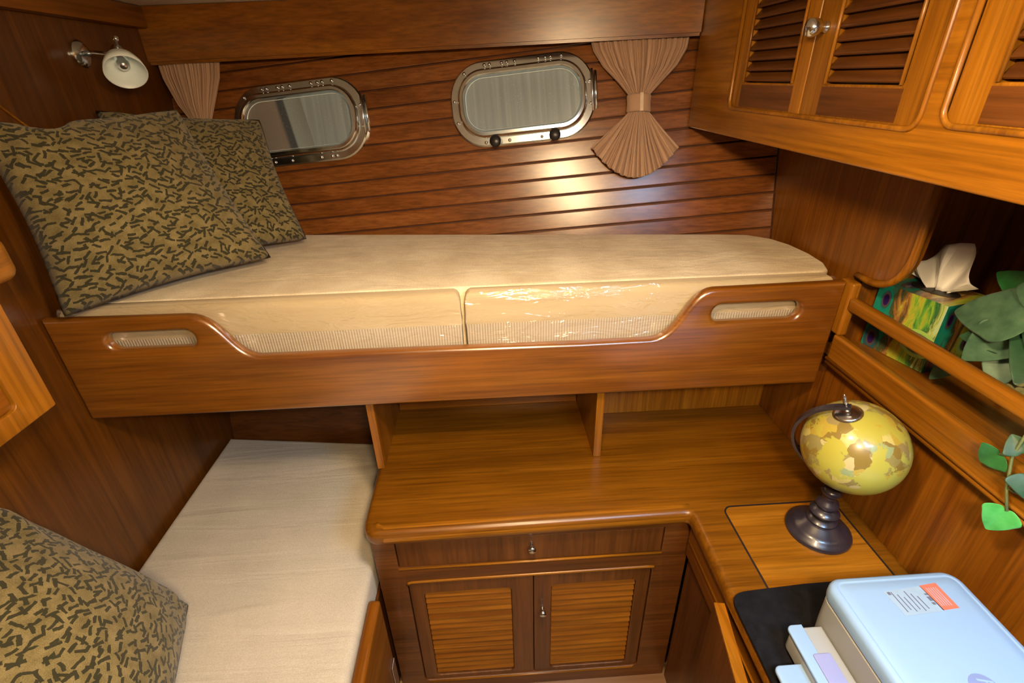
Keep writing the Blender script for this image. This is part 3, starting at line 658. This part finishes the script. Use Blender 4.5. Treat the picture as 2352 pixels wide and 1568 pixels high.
smoothed(obj('berth_cushion', cushion(densify(co), .456, .560, .02, crown=.006), 'berth_cotton', label='long off-white cotton cushion on the lower berth', cat='cushion'), 60)

# ------------------------------------------------------------------ worktop and desk
wt = thing('worktop', (0.25, 0.9, 0.70), 'L-shaped varnished wooden worktop and desk with rounded edge', 'worktop')
pts = [(0.838, 1.268), (-0.328, 1.395)] + [(-0.328, 0.875)] + bez((-0.328, 0.86), (-0.325, 0.825), (-0.31, 0.812), (-0.28, 0.812), 6) + [(0.425, 0.822)] + bez((0.435, 0.822), (0.443, 0.822), (0.446, 0.818), (0.446, 0.808), 4) + [(0.440, -0.45), (0.838, -0.45)]
smoothed(obj('top', plate(pts, [], FZ(0.741), 0.044, 0.017, 5), 'worktop_veneer', wt), 35)
obj('nosing', tube([(-0.297, 0.848, 0.7196), (-0.290, 0.838, 0.7196), (-0.275, 0.8335, 0.7196), (0.425, 0.8435, 0.7196), (0.452, 0.8435, 0.7196)], .0224, 16), 'gold_X', wt, smooth=True)
hp_ = [(u, v, 0.7412) for u, v in rrect(0.527, 0.20, 0.797, 0.833, .022, 6)]
bm = bmesh.new(); a = rrect(0.5250, 0.198, 0.799, 0.835, .024, 6); b2 = rrect(0.529, 0.202, 0.795, 0.831, .020, 6)
loft([[Vector((u, v, z)) for u, v in L] for L, z in ((a, .7405), (a, .7415), (b2, .7415), (b2, .7405))], bm=bm)
obj('hatch_seam', bm, 'inlay', wt)
bm = bmesh.new(); box(bm, 0.53, 0.794, 0.203, 0.830, .7402, .7413); obj('hatch_lid', bm, 'gold_X', wt)
# space under the bunk: dividers, back boards, post
obj('shelf_divider', rb(-0.326, -0.307, 1.032, 1.36, 0.742, 0.984, bev=.002), 'teak_Z', label='thin upright board under the bunk beside the lower berth cushion', cat='divider')
obj('shelf_divider', rb(0.256, 0.276, 1.032, 1.318, 0.742, 0.984, bev=.002), 'gold_Z', label='thin upright board standing mid worktop under the bunk', cat='divider')
obj('back_board', rb(-0.305, 0.254, 1.30, 1.312, 0.742, 0.984), 'teak_X', label='wooden back board of the niche near the lower berth', cat='panel')
obj('back_board', rb(0.278, 0.815, 1.225, 1.238, 0.742, 0.984), 'gold_Z', label='lighter wooden back board of the niche behind the globe', cat='panel')
obj('corner_post', rb(0.817, 0.8385, 1.032, 1.235, 0.742, 0.984, bev=.002), 'teak_Z', label='slim wooden corner post under the bunk behind the globe', cat='post')

# lower cabinet with louvred doors
lc = thing('lower_cabinet', (0.07, 1.05, 0.03), 'wooden cabinet with two louvred doors and a drawer under the worktop', 'cabinet')
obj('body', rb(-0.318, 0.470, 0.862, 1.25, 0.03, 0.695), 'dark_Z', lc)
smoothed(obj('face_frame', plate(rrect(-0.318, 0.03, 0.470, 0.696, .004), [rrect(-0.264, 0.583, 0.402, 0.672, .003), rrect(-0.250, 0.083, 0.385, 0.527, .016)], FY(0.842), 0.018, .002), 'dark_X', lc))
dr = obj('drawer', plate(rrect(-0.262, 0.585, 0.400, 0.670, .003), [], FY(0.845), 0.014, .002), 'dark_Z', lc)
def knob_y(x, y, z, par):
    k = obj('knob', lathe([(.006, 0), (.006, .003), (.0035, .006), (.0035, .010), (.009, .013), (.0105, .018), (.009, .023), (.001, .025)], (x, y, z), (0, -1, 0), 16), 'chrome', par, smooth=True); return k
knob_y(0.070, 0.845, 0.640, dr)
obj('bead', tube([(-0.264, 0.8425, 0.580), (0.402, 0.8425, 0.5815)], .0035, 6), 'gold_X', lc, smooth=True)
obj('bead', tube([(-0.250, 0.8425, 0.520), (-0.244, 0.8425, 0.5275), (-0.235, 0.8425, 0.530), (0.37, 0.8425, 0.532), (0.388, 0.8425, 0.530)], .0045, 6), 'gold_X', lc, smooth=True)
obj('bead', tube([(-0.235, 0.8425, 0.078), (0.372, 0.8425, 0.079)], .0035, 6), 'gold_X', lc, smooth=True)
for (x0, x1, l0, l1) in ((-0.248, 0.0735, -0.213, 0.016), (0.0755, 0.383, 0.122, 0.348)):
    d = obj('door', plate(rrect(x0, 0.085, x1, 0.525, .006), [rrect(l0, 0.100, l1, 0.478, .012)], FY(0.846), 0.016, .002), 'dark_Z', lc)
    first = None; ns = 16; pitch = (0.474 - 0.106) / ns
    for i in range(ns):
        z = 0.106 + pitch * (i + .5)
        if first is None:
            bm = rb(l0 + .001, l1 - .001, -.0086, .0086, -.0024, .0024, bev=.0012, seg=1)
            bmesh.ops.rotate(bm, verts=bm.verts, cent=(0, 0, 0), matrix=Matrix.Rotation(math.radians(62), 3, 'X'))
            bmesh.ops.translate(bm, verts=bm.verts, vec=(0, .8535, z)); first = obj('slat', bm, 'teak_X', d, origin=((l0 + l1) / 2, .8535, z))
        else: dup(first, (0, 0, pitch * i))
    if x0 > 0: knob_y(0.098, 0.846, 0.385, d)

# desk pedestal with a door standing ajar
dp = thing('desk_cabinet', (0.65, 0.2, 0.03), 'wooden desk cabinet under the printer with a door ajar', 'cabinet')
obj('body', rb(0.474, 0.838, -0.43, 0.838, 0.03, 0.695), 'dark_Z', dp)
smoothed(obj('apron', rb(0.460, 0.473, -0.43, 0.832, 0.585, 0.694, bev=.002), 'teak_Y', dp))
obj('bead', tube([(0.459, -0.42, 0.640), (0.459, 0.825, 0.640)], .003, 6), 'gold_Y', dp, smooth=True)
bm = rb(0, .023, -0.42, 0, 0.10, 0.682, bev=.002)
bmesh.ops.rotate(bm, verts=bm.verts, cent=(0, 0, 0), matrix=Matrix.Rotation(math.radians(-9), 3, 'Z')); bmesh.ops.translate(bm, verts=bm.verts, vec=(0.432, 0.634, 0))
ajar = obj('door', bm, 'dark_Z', dp)  # dark wood puts the shade on this door face into its colour
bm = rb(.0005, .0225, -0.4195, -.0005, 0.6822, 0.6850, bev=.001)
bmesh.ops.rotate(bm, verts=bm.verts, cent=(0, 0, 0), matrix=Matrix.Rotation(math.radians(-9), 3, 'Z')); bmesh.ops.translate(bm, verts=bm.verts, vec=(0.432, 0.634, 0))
obj('lit_top_edge', bm, 'gold_Y', ajar)  # gold strip paints the light along the door's top edge

# ------------------------------------------------------------------ shelf on the right with fiddle rail
sf = thing('side_shelf', (0.95, 0.4, 1.036), 'long wooden side shelf with an open fiddle rail', 'shelf')
obj('shelf_board', rb(0.822, 1.148, -0.6, 1.034, 1.036, 1.066), 'teak_Y', sf)
smoothed(obj('fiddle_board', rb(0.802, 0.8215, -0.6, 0.998, 1.040, 1.108, bev=.006, seg=3), 'gold_Y', sf))
smoothed(obj('fiddle_rail', rb(0.801, 0.822, -0.6, 0.984, 1.176, 1.206, bev=.008, seg=3), 'gold_Y', sf))
smoothed(obj('end_post', rb(0.8015, 0.824, 0.984, 1.030, 1.108, 1.238, bev=.007, seg=3), 'gold_Z', sf))
obj('moulding', tube([(0.803, -0.6, 1.046), (0.803, 0.998, 1.044)], .005, 8), 'gold_Y', sf, smooth=True)
obj('moulding', tube([(0.805, -0.6, 1.034), (0.805, 0.998, 1.032)], .005, 8), 'gold_Y', sf, smooth=True)

# ------------------------------------------------------------------ louvred wall cabinet at the upper right
wc = thing('louvred_cabinet', (0.72, 0.8, 1.525), 'golden wooden wall cabinet with louvred doors and chrome knob', 'cabinet')
CX = 0.585; CF = 0.18
bm = bmesh.new(); q = [(CX + .022, CF), (1.148, CF), (1.148, 1.034), (0.862, 1.034), (0.862, HY(.862, 1.53) - .006), (CX + .022, HY(CX, 1.53) - .006)]
lo = [bm.verts.new((x, y, 1.526)) for x, y in q]; hi = [bm.verts.new((x, y, 1.859)) for x, y in q]; bm.faces.new(lo[::-1]); bm.faces.new(hi)
for i in range(len(q)): bm.faces.new((lo[i], lo[(i + 1) % len(q)], hi[(i + 1) % len(q)], hi[i]))
obj('body', bm, 'gold_Y', wc)
ye = HY(CX, 1.53) - .008
B1 = (0.695, 1.583, 1.272, 1.84); B2 = (CF + .04, 1.592, 0.662, 1.84)
smoothed(obj('face_frame', plate(rrect(CF, 1.522, ye, 1.858, .004), [rrect(*B1, .022, 6), rrect(*B2, .022, 6)], FX(CX), 0.021, .004, 3), 'gold_Y', wc))
for B in (B1, B2):
    L = [(CX - .0005, u, v) for u, v in rrect(*B, .022, 6)]; obj('bead', tube(L + [L[0]], .0042, 6), 'gold_Z', wc, smooth=True)
def cab_door(y0, y1, l0, l1, zb, zl, knob=None, ztop=1.838):
    d = obj('door', plate(rrect(y0, zb, y1, ztop, .004), [rrect(l0, zl, l1, ztop - .03, .006)], FX(CX + .003), .016, .0025), 'gold_Z', wc)
    obj('bottom_rail', rb(CX + .0022, CX + .0032, l0 - .004, l1 + .004, zb + .004, zl - .004), 'dark_Y', d)
    for yy in (l0 + .002, l1 - .002): obj('bead', tube([(CX + .002, yy, zl), (CX + .002, yy, ztop - .03)], .003, 6), 'gold_Z', d, smooth=True)
    first = None; pitch = .0195; z = zl + .012; i = 0
    while z + pitch * i < ztop - .032:
        if first is None:
            bm = rb(-.011, .011, l0 + .0015, l1 - .0015, -.0026, .0026, bev=.0012, seg=1)
            bmesh.ops.rotate(bm, verts=bm.verts, cent=(0, 0, 0), matrix=Matrix.Rotation(math.radians(-48), 3, 'Y'))
            bmesh.ops.translate(bm, verts=bm.verts, vec=(CX + .011, 0, z)); first = obj('slat', bm, 'dark_Y', d, origin=(CX + .011, (l0 + l1) / 2, z))
        else: dup(first, (0, 0, pitch * i))
        i += 1
    obj('back_panel', rb(CX + .0185, CX + .0205, y0 + .002, y1 - .002, zb + .002, ztop - .002), 'dark_Z', d)
    if knob: obj('knob', lathe([(.009, 0), (.009, .003), (.007, .005), (.007, .011), (.0125, .015), (.015, .025), (.013, .033), (.001, .036)], (CX + .003, knob[0], knob[1]), (-1, 0, 0), 20), 'chrome', d, smooth=True)
    return d
cab_door(0.987, B1[2] - .002, 1.025, 1.226, B1[1] + .002, 1.637)
cab_door(B1[0] + .002, 0.985, 0.748, 0.927, B1[1] + .002, 1.637, knob=(0.958, 1.722))
cab_door(B2[0] + .002, B2[2] - .002, 0.275, 0.607, B2[1] + .002, 1.642)

# ------------------------------------------------------------------ globe
GC = Vector((0.713, 0.742, 0.988)); GR = 0.094
gl = thing('desk_globe', (0.709, 0.749, 0.7415), 'yellow antique style globe on a black turned stand', 'globe')
smoothed(obj('base', lathe([(.066, 0), (.067, .005), (.065, .010), (.060, .013), (.057, .018), (.050, .023), (.040, .028), (.034, .034), (.030, .036)], (0.709, 0.749, .7418), n=40), 'black_wood', gl), 50)
smoothed(obj('stand', lathe([(.030, .034), (.031, .040), (.026, .045), (.020, .048), (.020, .052), (.028, .056), (.030, .062), (.026, .068), (.018, .072), (.019, .078), (.023, .083), (.021, .090), (.015, .094), (.013, .105), (.017, .112), (.020, .117), (.018, .124), (.012, .128)], (0.709, 0.749, .7418), n=36), 'black_wood', gl), 50)
AX = Vector((-0.40, 0.02, 0.92)).normalized()
ball = obj('ball', lathe([(GR * math.sin(PI * k / 28), -GR * math.cos(PI * k / 28)) for k in range(29)], GC, AX, 48), 'globe_map', gl, smooth=True, origin=GC)
side = Vector((-0.47, 0.46, -0.34)); side = (side - AX * side.dot(AX)).normalized()
arc = [GC + (AX * math.cos(a) + side * math.sin(a)) * (GR + .014) for a in [math.radians(-4 + 188 * k / 40) for k in range(41)]]
bm = bmesh.new(); wv = AX.cross(side)
loops = []
for k, p in enumerate(arc):
    r_ = (p - GC).normalized(); loops.append([p + wv * .006 - r_ * .003, p + wv * .006 + r_ * .003, p - wv * .006 + r_ * .003, p - wv * .006 - r_ * .003])
obj('meridian_arm', loft(loops, True, True, True), 'black_wood', gl)
for s, nm in ((1, 'finial'), (-1, 'finial')):
    obj(nm, lathe([(.006, -.004), (.003, .004), (.0028, .012), (.005, .015), (.0042, .021), (.0025, .024), (.0045, .028), (.002, .034), (.0005, .036)], GC + AX * s * (GR + .010), AX * s, 14), 'steel', gl, smooth=True)
obj('pole_cap', lathe([(.026, GR * .962), (.020, GR * .992), (.008, GR * 1.012)], GC, AX, 28), 'steel', gl, smooth=True)

# ------------------------------------------------------------------ felt mat and printer
fm = plate([(0.838, 0.25), (0.838, 0.622), (0.60, 0.618)] + bez((0.48, 0.611), (0.455, 0.609), (0.442, 0.602), (0.442, 0.58), 8) + [(0.442, 0.25), (0.442, -0.35), (0.838, -0.35)], [], FZ(0.7497), 0.0075, .002)
obj('felt_mat', fm, 'black_felt', label='black felt mat on the desk under the printer', cat='mat')
pr = thing('printer', (0.66, 0.33, 0.750), 'white flatbed printer standing on the black felt mat', 'printer')
PX0, PX1, PY0, PY1 = 0.546, 0.775, 0.14, 0.530
def rrz(x0, y0, x1, y1, r): return rrect(x0, y0, x1, y1, r, 8)
def slab(rings): return loft([[Vector((u, v, z)) for u, v in rrz(PX0 + d, PY0 + d, PX1 - d, PY1 - d, max(.026 - d, .004))] for d, z in rings], True, True, True)
smoothed(obj('body', slab([(.012, .751), (.004, .757), (.002, .80), (.001, .855), (.004, .858), (.006, .860)]), 'printer_shade', pr), 40)
lid = smoothed(obj('lid', slab([(.006, .8605), (.0, .862), (-.001, .868), (-.001, .880), (.001, .886), (.005, .8895), (.010, .8905), (.011, .8898), (.014, .8898), (.015, .8905), (.030, .8907)]), 'printer_daylight_blue', pr), 40)
smoothed(obj('output_tray', plate(rrect(0.487, 0.18, 0.547, 0.500, .012, 5, (0, 1, 1, 0)), [], FZ(.806), .045, .005, 3), 'printer_shade', pr))
smoothed(obj('tray_lip', plate(rrect(0.484, 0.18, 0.512, 0.503, .010, 5, (0, 1, 1, 0)), [], FZ(.8085), .006, .002, 3), 'printer_daylight_blue', pr))
smoothed(obj('paper_guide', plate(rrect(0.500, 0.18, 0.530, 0.452, .004, 4), [], FZ(.8105), .0035, .001), 'printer_lilac', pr))
smoothed(obj('tray_flap', plate(rrect(0.440, 0.20, 0.488, 0.452, .010, 5, (0, 1, 1, 0)), [], FZ(.785), .008, .003), 'printer_daylight_blue', pr))
LZ = .8908
def decal(name, pl, mat, par, z=LZ, th=.0003):
    bm = bmesh.new(); f = bm.faces.new([bm.verts.new((x, y, z)) for x, y in pl]); e = bmesh.ops.extrude_face_region(bm, geom=[f])
    [setattr(v.co, 'z', z + th) for v in e['geom'] if isinstance(v, bmesh.types.BMVert)]; bmesh.ops.recalc_face_normals(bm, faces=bm.faces)
    return obj(name, bm, mat, par)
stk = decal('sticker', [(0.632, 0.455), (0.700, 0.459), (0.694, 0.503), (0.627, 0.498)], 'sticker_paper', lid)
decal('sticker_patch', [(0.698, 0.460), (0.727, 0.462), (0.724, 0.507), (0.693, 0.504)], 'sticker_red', lid)
for i in range(6):
    x = 0.640 + .0075 * i; decal('print_line', [(x, .461 + .003 * (i % 2)), (x + .0016, .461 + .003 * (i % 2)), (x - .001, .496 - .005 * (i % 3)), (x - .0026, .496 - .005 * (i % 3))], 'sticker_ink', stk, LZ + .0003)
for a, b in ((.470, .474), (.4765, .484), (.487, .4895)): decal('print_mark', [(.6905, a), (.6955, a), (.6945, b), (.6895, b)], 'sticker_ink', stk, LZ + .0003)
for i in range(5): decal('print_mark', [(.702 + .004 * i, .467), (.7030 + .004 * i, .467), (.7015 + .004 * i, .499), (.7005 + .004 * i, .499)], 'sticker_paper', stk, LZ + .0003)
decal('print_mark', [(.6315, .491), (.6365, .4913), (.636, .4965), (.631, .496)], 'sticker_ink', stk, LZ + .0003)
lg = decal('logo_disc', [(0.664 + .020 * math.cos(a), 0.347 + .020 * math.sin(a)) for a in [2 * PI * k / 36 for k in range(36)]], 'logo_blue', lid)
tx = D.curves.new('tmp', 'FONT'); tx.body = 'hp'; tx.size = .030; tx.shear = .25; tx.align_x = 'CENTER'; tx.extrude = .0002
to = D.objects.new('tmp', tx); COL.objects.link(to); bpy.context.view_layer.update()
me = D.meshes.new_from_object(to.evaluated_get(bpy.context.evaluated_depsgraph_get())); D.objects.remove(to)
me.transform(Matrix.Translation((0.668, 0.347, LZ + .0006)) @ Matrix.Rotation(math.radians(-90), 4, 'Z') @ Matrix.Translation((0, -.008, 0)))
obj('logo_letters', me, 'printer_daylight_blue', lg)

# ------------------------------------------------------------------ tissue box
TB = thing('tissue_box', (0.965, 0.965, 1.067), 'tissue box printed with peacock feathers on the side shelf', 'tissue box')
a0 = Vector((0.897, 1.022, 1.0668)); ex = Vector((0.035, -0.145, 0)); ey = Vector((0.125, 0.030, 0)); hz = Vector((0, 0, .158))
bm = bmesh.new(); lay = bm.loops.layers.uv.new('UVMap')
def uvface(c, uvs):
    f = bm.faces.new([bm.verts.new(p) for p in c])
    for lp, q in zip(f.loops, uvs): lp[lay].uv = q
sq = ((0, 0), (1, 0), (1, 1), (0, 1))
uvface((a0, a0 + ex, a0 + ex + hz, a0 + hz), sq); uvface((a0 + ex, a0 + ex + ey, a0 + ex + ey + hz, a0 + ex + hz), ((0, 0), (.9, 0), (.9, 1), (0, 1)))
uvface((a0 + ey, a0, a0 + hz, a0 + ey + hz), sq); uvface((a0 + ex + ey, a0 + ey, a0 + ey + hz, a0 + ex + ey + hz), sq)
uvface((a0 + hz, a0 + ex + hz, a0 + ex + ey + hz, a0 + ey + hz), ((0, .6), (.6, .6), (.6, 1), (0, 1))); uvface((a0, a0 + ey, a0 + ex + ey, a0 + ex), sq)
bmesh.ops.remove_doubles(bm, verts=bm.verts, dist=1e-5); bmesh.ops.recalc_face_normals(bm, faces=bm.faces); obj('box', bm, 'feather_print', TB)
tc_ = a0 + ex * .5 + ey * .5 + hz; sl = bmesh.new()
loft([[tc_ + ex.normalized() * .045 * s * math.cos(a) + ey.normalized() * .026 * s * math.sin(a) + Vector((0, 0, z)) for a in [2 * PI * k / 24 for k in range(24)]] for s, z in ((1.1, .0002), (1.1, .0012), (.001, .0012))], bm=sl)
obj('slot', sl, 'inlay', TB)
# crumpled tissue: folded sheet fanning out of the slot
bm = bmesh.new(); rnd = random.Random(4); nu, nv = 22, 14; g = []
e1 = ex.normalized(); e2 = ey.normalized()
outl = [(-.066, .016), (-.076, .030), (-.058, .046), (-.046, .052), (-.040, .066), (-.018, .096), (.010, .108), (.020, .106), (.040, .072), (.062, .044), (.070, .026), (.046, .012)]
def tis(u, v):
    s = u * (len(outl) - 1); i = min(int(s), len(outl) - 2); f = s - i
    tx_, tz_ = [outl[i][k] * (1 - f) + outl[i + 1][k] * f for k in (0, 1)]
    bx_ = -.026 + .05 * u; x = bx_ + (tx_ - bx_) * v; z = .0015 + (tz_ - .0015) * v
    dep = (.016 * math.sin(6.5 * u * PI + .5) * (.35 + .65 * v) + .006 * math.sin(17 * u + 4 * v)) + .012 * v * math.sin(3 * u)
    return tc_ + e1 * x + e2 * dep + Vector((0, 0, z))
loops = [[tis(i / 44, j / 10) for i in range(45)] for j in range(11)]
o = obj('tissue', loft(loops, False), 'tissue', TB); smoothed(o, 25); md = o.modifiers.new('thick', 'SOLIDIFY'); md.thickness = .0008

# ------------------------------------------------------------------ ivy plant on the shelf
pv = thing('potted_ivy', (1.035, 0.76, 1.067), 'trailing green ivy in a patterned pot on the side shelf', 'plant')
smoothed(obj('pot', lathe([(.040, 0), (.046, .004), (.060, .06), (.066, .11), (.069, .118), (.066, .122), (.060, .118), (.055, .105), (.001, .100)], (1.035, 0.76, 1.067), n=32), 'pot_print', pv), 50)
def leaf(base, tip, up, width, mat, fold=.32, curl=.15):
    base, tip, up = Vector(base), Vector(tip), Vector(up); ax = tip - base; L = ax.length; ax.normalize(); sd = ax.cross(up).normalized(); nn = sd.cross(ax).normalized()
    prof = [(-.13, .34), (-.08, .66), (.04, .97), (.16, 1.0), (.28, .84), (.42, .74), (.58, .58), (.74, .40), (.90, .15), (1.0, .0)]
    bm = bmesh.new(); rows = []
    for s, w in prof:
        r = []
        for q in (-1, -.5, 0, .5, 1):
            y = width * .5 * w * q; ss = s if abs(q) < .9 or s > 0 else s
            if s < 0 and abs(q) < .3: ss = 0.0
            r.append(bm.verts.new(base + ax * (L * ss) + sd * y + nn * (abs(y) * fold - curl * L * (s - .3) ** 2)))
        rows.append(r)
    for a, b in zip(rows, rows[1:]):
        for i in range(4): bm.faces.new((a[i], a[i + 1], b[i + 1], b[i]))
    bmesh.ops.remove_doubles(bm, verts=bm.verts, dist=1e-5)
    o = obj('leaf', bm, mat, pv, smooth=True); md = o.modifiers.new('thick', 'SOLIDIFY'); md.thickness = .0009; md2 = o.modifiers.new('sub', 'SUBSURF'); md2.levels = md2.render_levels = 1
    return o
TOC = Vector((-.75, -.6, .5))
leaf((0.90, 0.715, 1.275), (0.90, 0.845, 1.235), TOC, .105, 'leaf_sage')
leaf((0.905, 0.70, 1.30), (0.93, 0.66, 1.385), TOC, .10, 'leaf_sage', .2)
leaf((0.95, 0.70, 1.27), (0.885, 0.665, 1.235), TOC, .10, 'leaf_dark', .1)
leaf((0.93, 0.69, 1.25), (0.86, 0.645, 1.19), TOC, .09, 'leaf_dark', .1)
leaf((0.915, 0.735, 1.235), (0.88, 0.765, 1.165), TOC, .085, 'leaf_sage')
leaf((0.92, 0.735, 1.225), (0.89, 0.80, 1.20), TOC, .060, 'leaf_dark')
leaf((0.905, 0.80, 1.135), (0.895, 0.822, 1.085), TOC, .038, 'leaf_sage')
leaf((0.93, 0.735, 1.205), (0.90, 0.705, 1.130), TOC, .075, 'leaf_sage', .1)
leaf((0.965, 0.78, 1.30), (0.955, 0.84, 1.315), TOC, .06, 'leaf_mid')
leaf((0.98, 0.66, 1.28), (0.965, 0.58, 1.22), TOC, .09, 'leaf_mid')
# vine trailing over the rail
vine = [(1.02, 0.75, 1.185), (0.97, 0.68, 1.26), (0.90, 0.60, 1.24), (0.835, 0.56, 1.222), (0.81, 0.552, 1.222), (0.791, 0.547, 1.195), (0.785, 0.545, 1.13), (0.784, 0.530, 1.08), (0.786, 0.515, 1.045)]
obj('vine', tube(vine, .0022, 6), 'stem', pv, smooth=True)
for p in (((1.02, .75, 1.185), (.95, .74, 1.25), (.90, .715, 1.275)), ((1.02, .76, 1.185), (.96, .77, 1.26), (.92, .735, 1.225)), ((.99, .74, 1.19), (.93, .76, 1.17), (.905, .80, 1.135)), ((1.0, .75, 1.185), (.95, .70, 1.27), (.905, .70, 1.30)), ((.785, .545, 1.13), (.786, .556, 1.122), (.787, .566, 1.116)), ((.784, .53, 1.08), (.786, .52, 1.08), (.79, .51, 1.085))):
    obj('leaf_stalk', tube(p, .0018, 5), 'stem', pv, smooth=True)
leaf((0.787, 0.562, 1.117), (0.784, 0.583, 1.085), TOC, .052, 'leaf_mid')
leaf((0.790, 0.540, 1.140), (0.786, 0.562, 1.160), TOC, .045, 'leaf_dark')
leaf((0.79, 0.515, 1.115), (0.79, 0.49, 1.08), TOC, .060, 'leaf_dark')
leaf((0.786, 0.517, 1.043), (0.778, 0.521, 0.995), TOC, .052, 'leaf_bright')
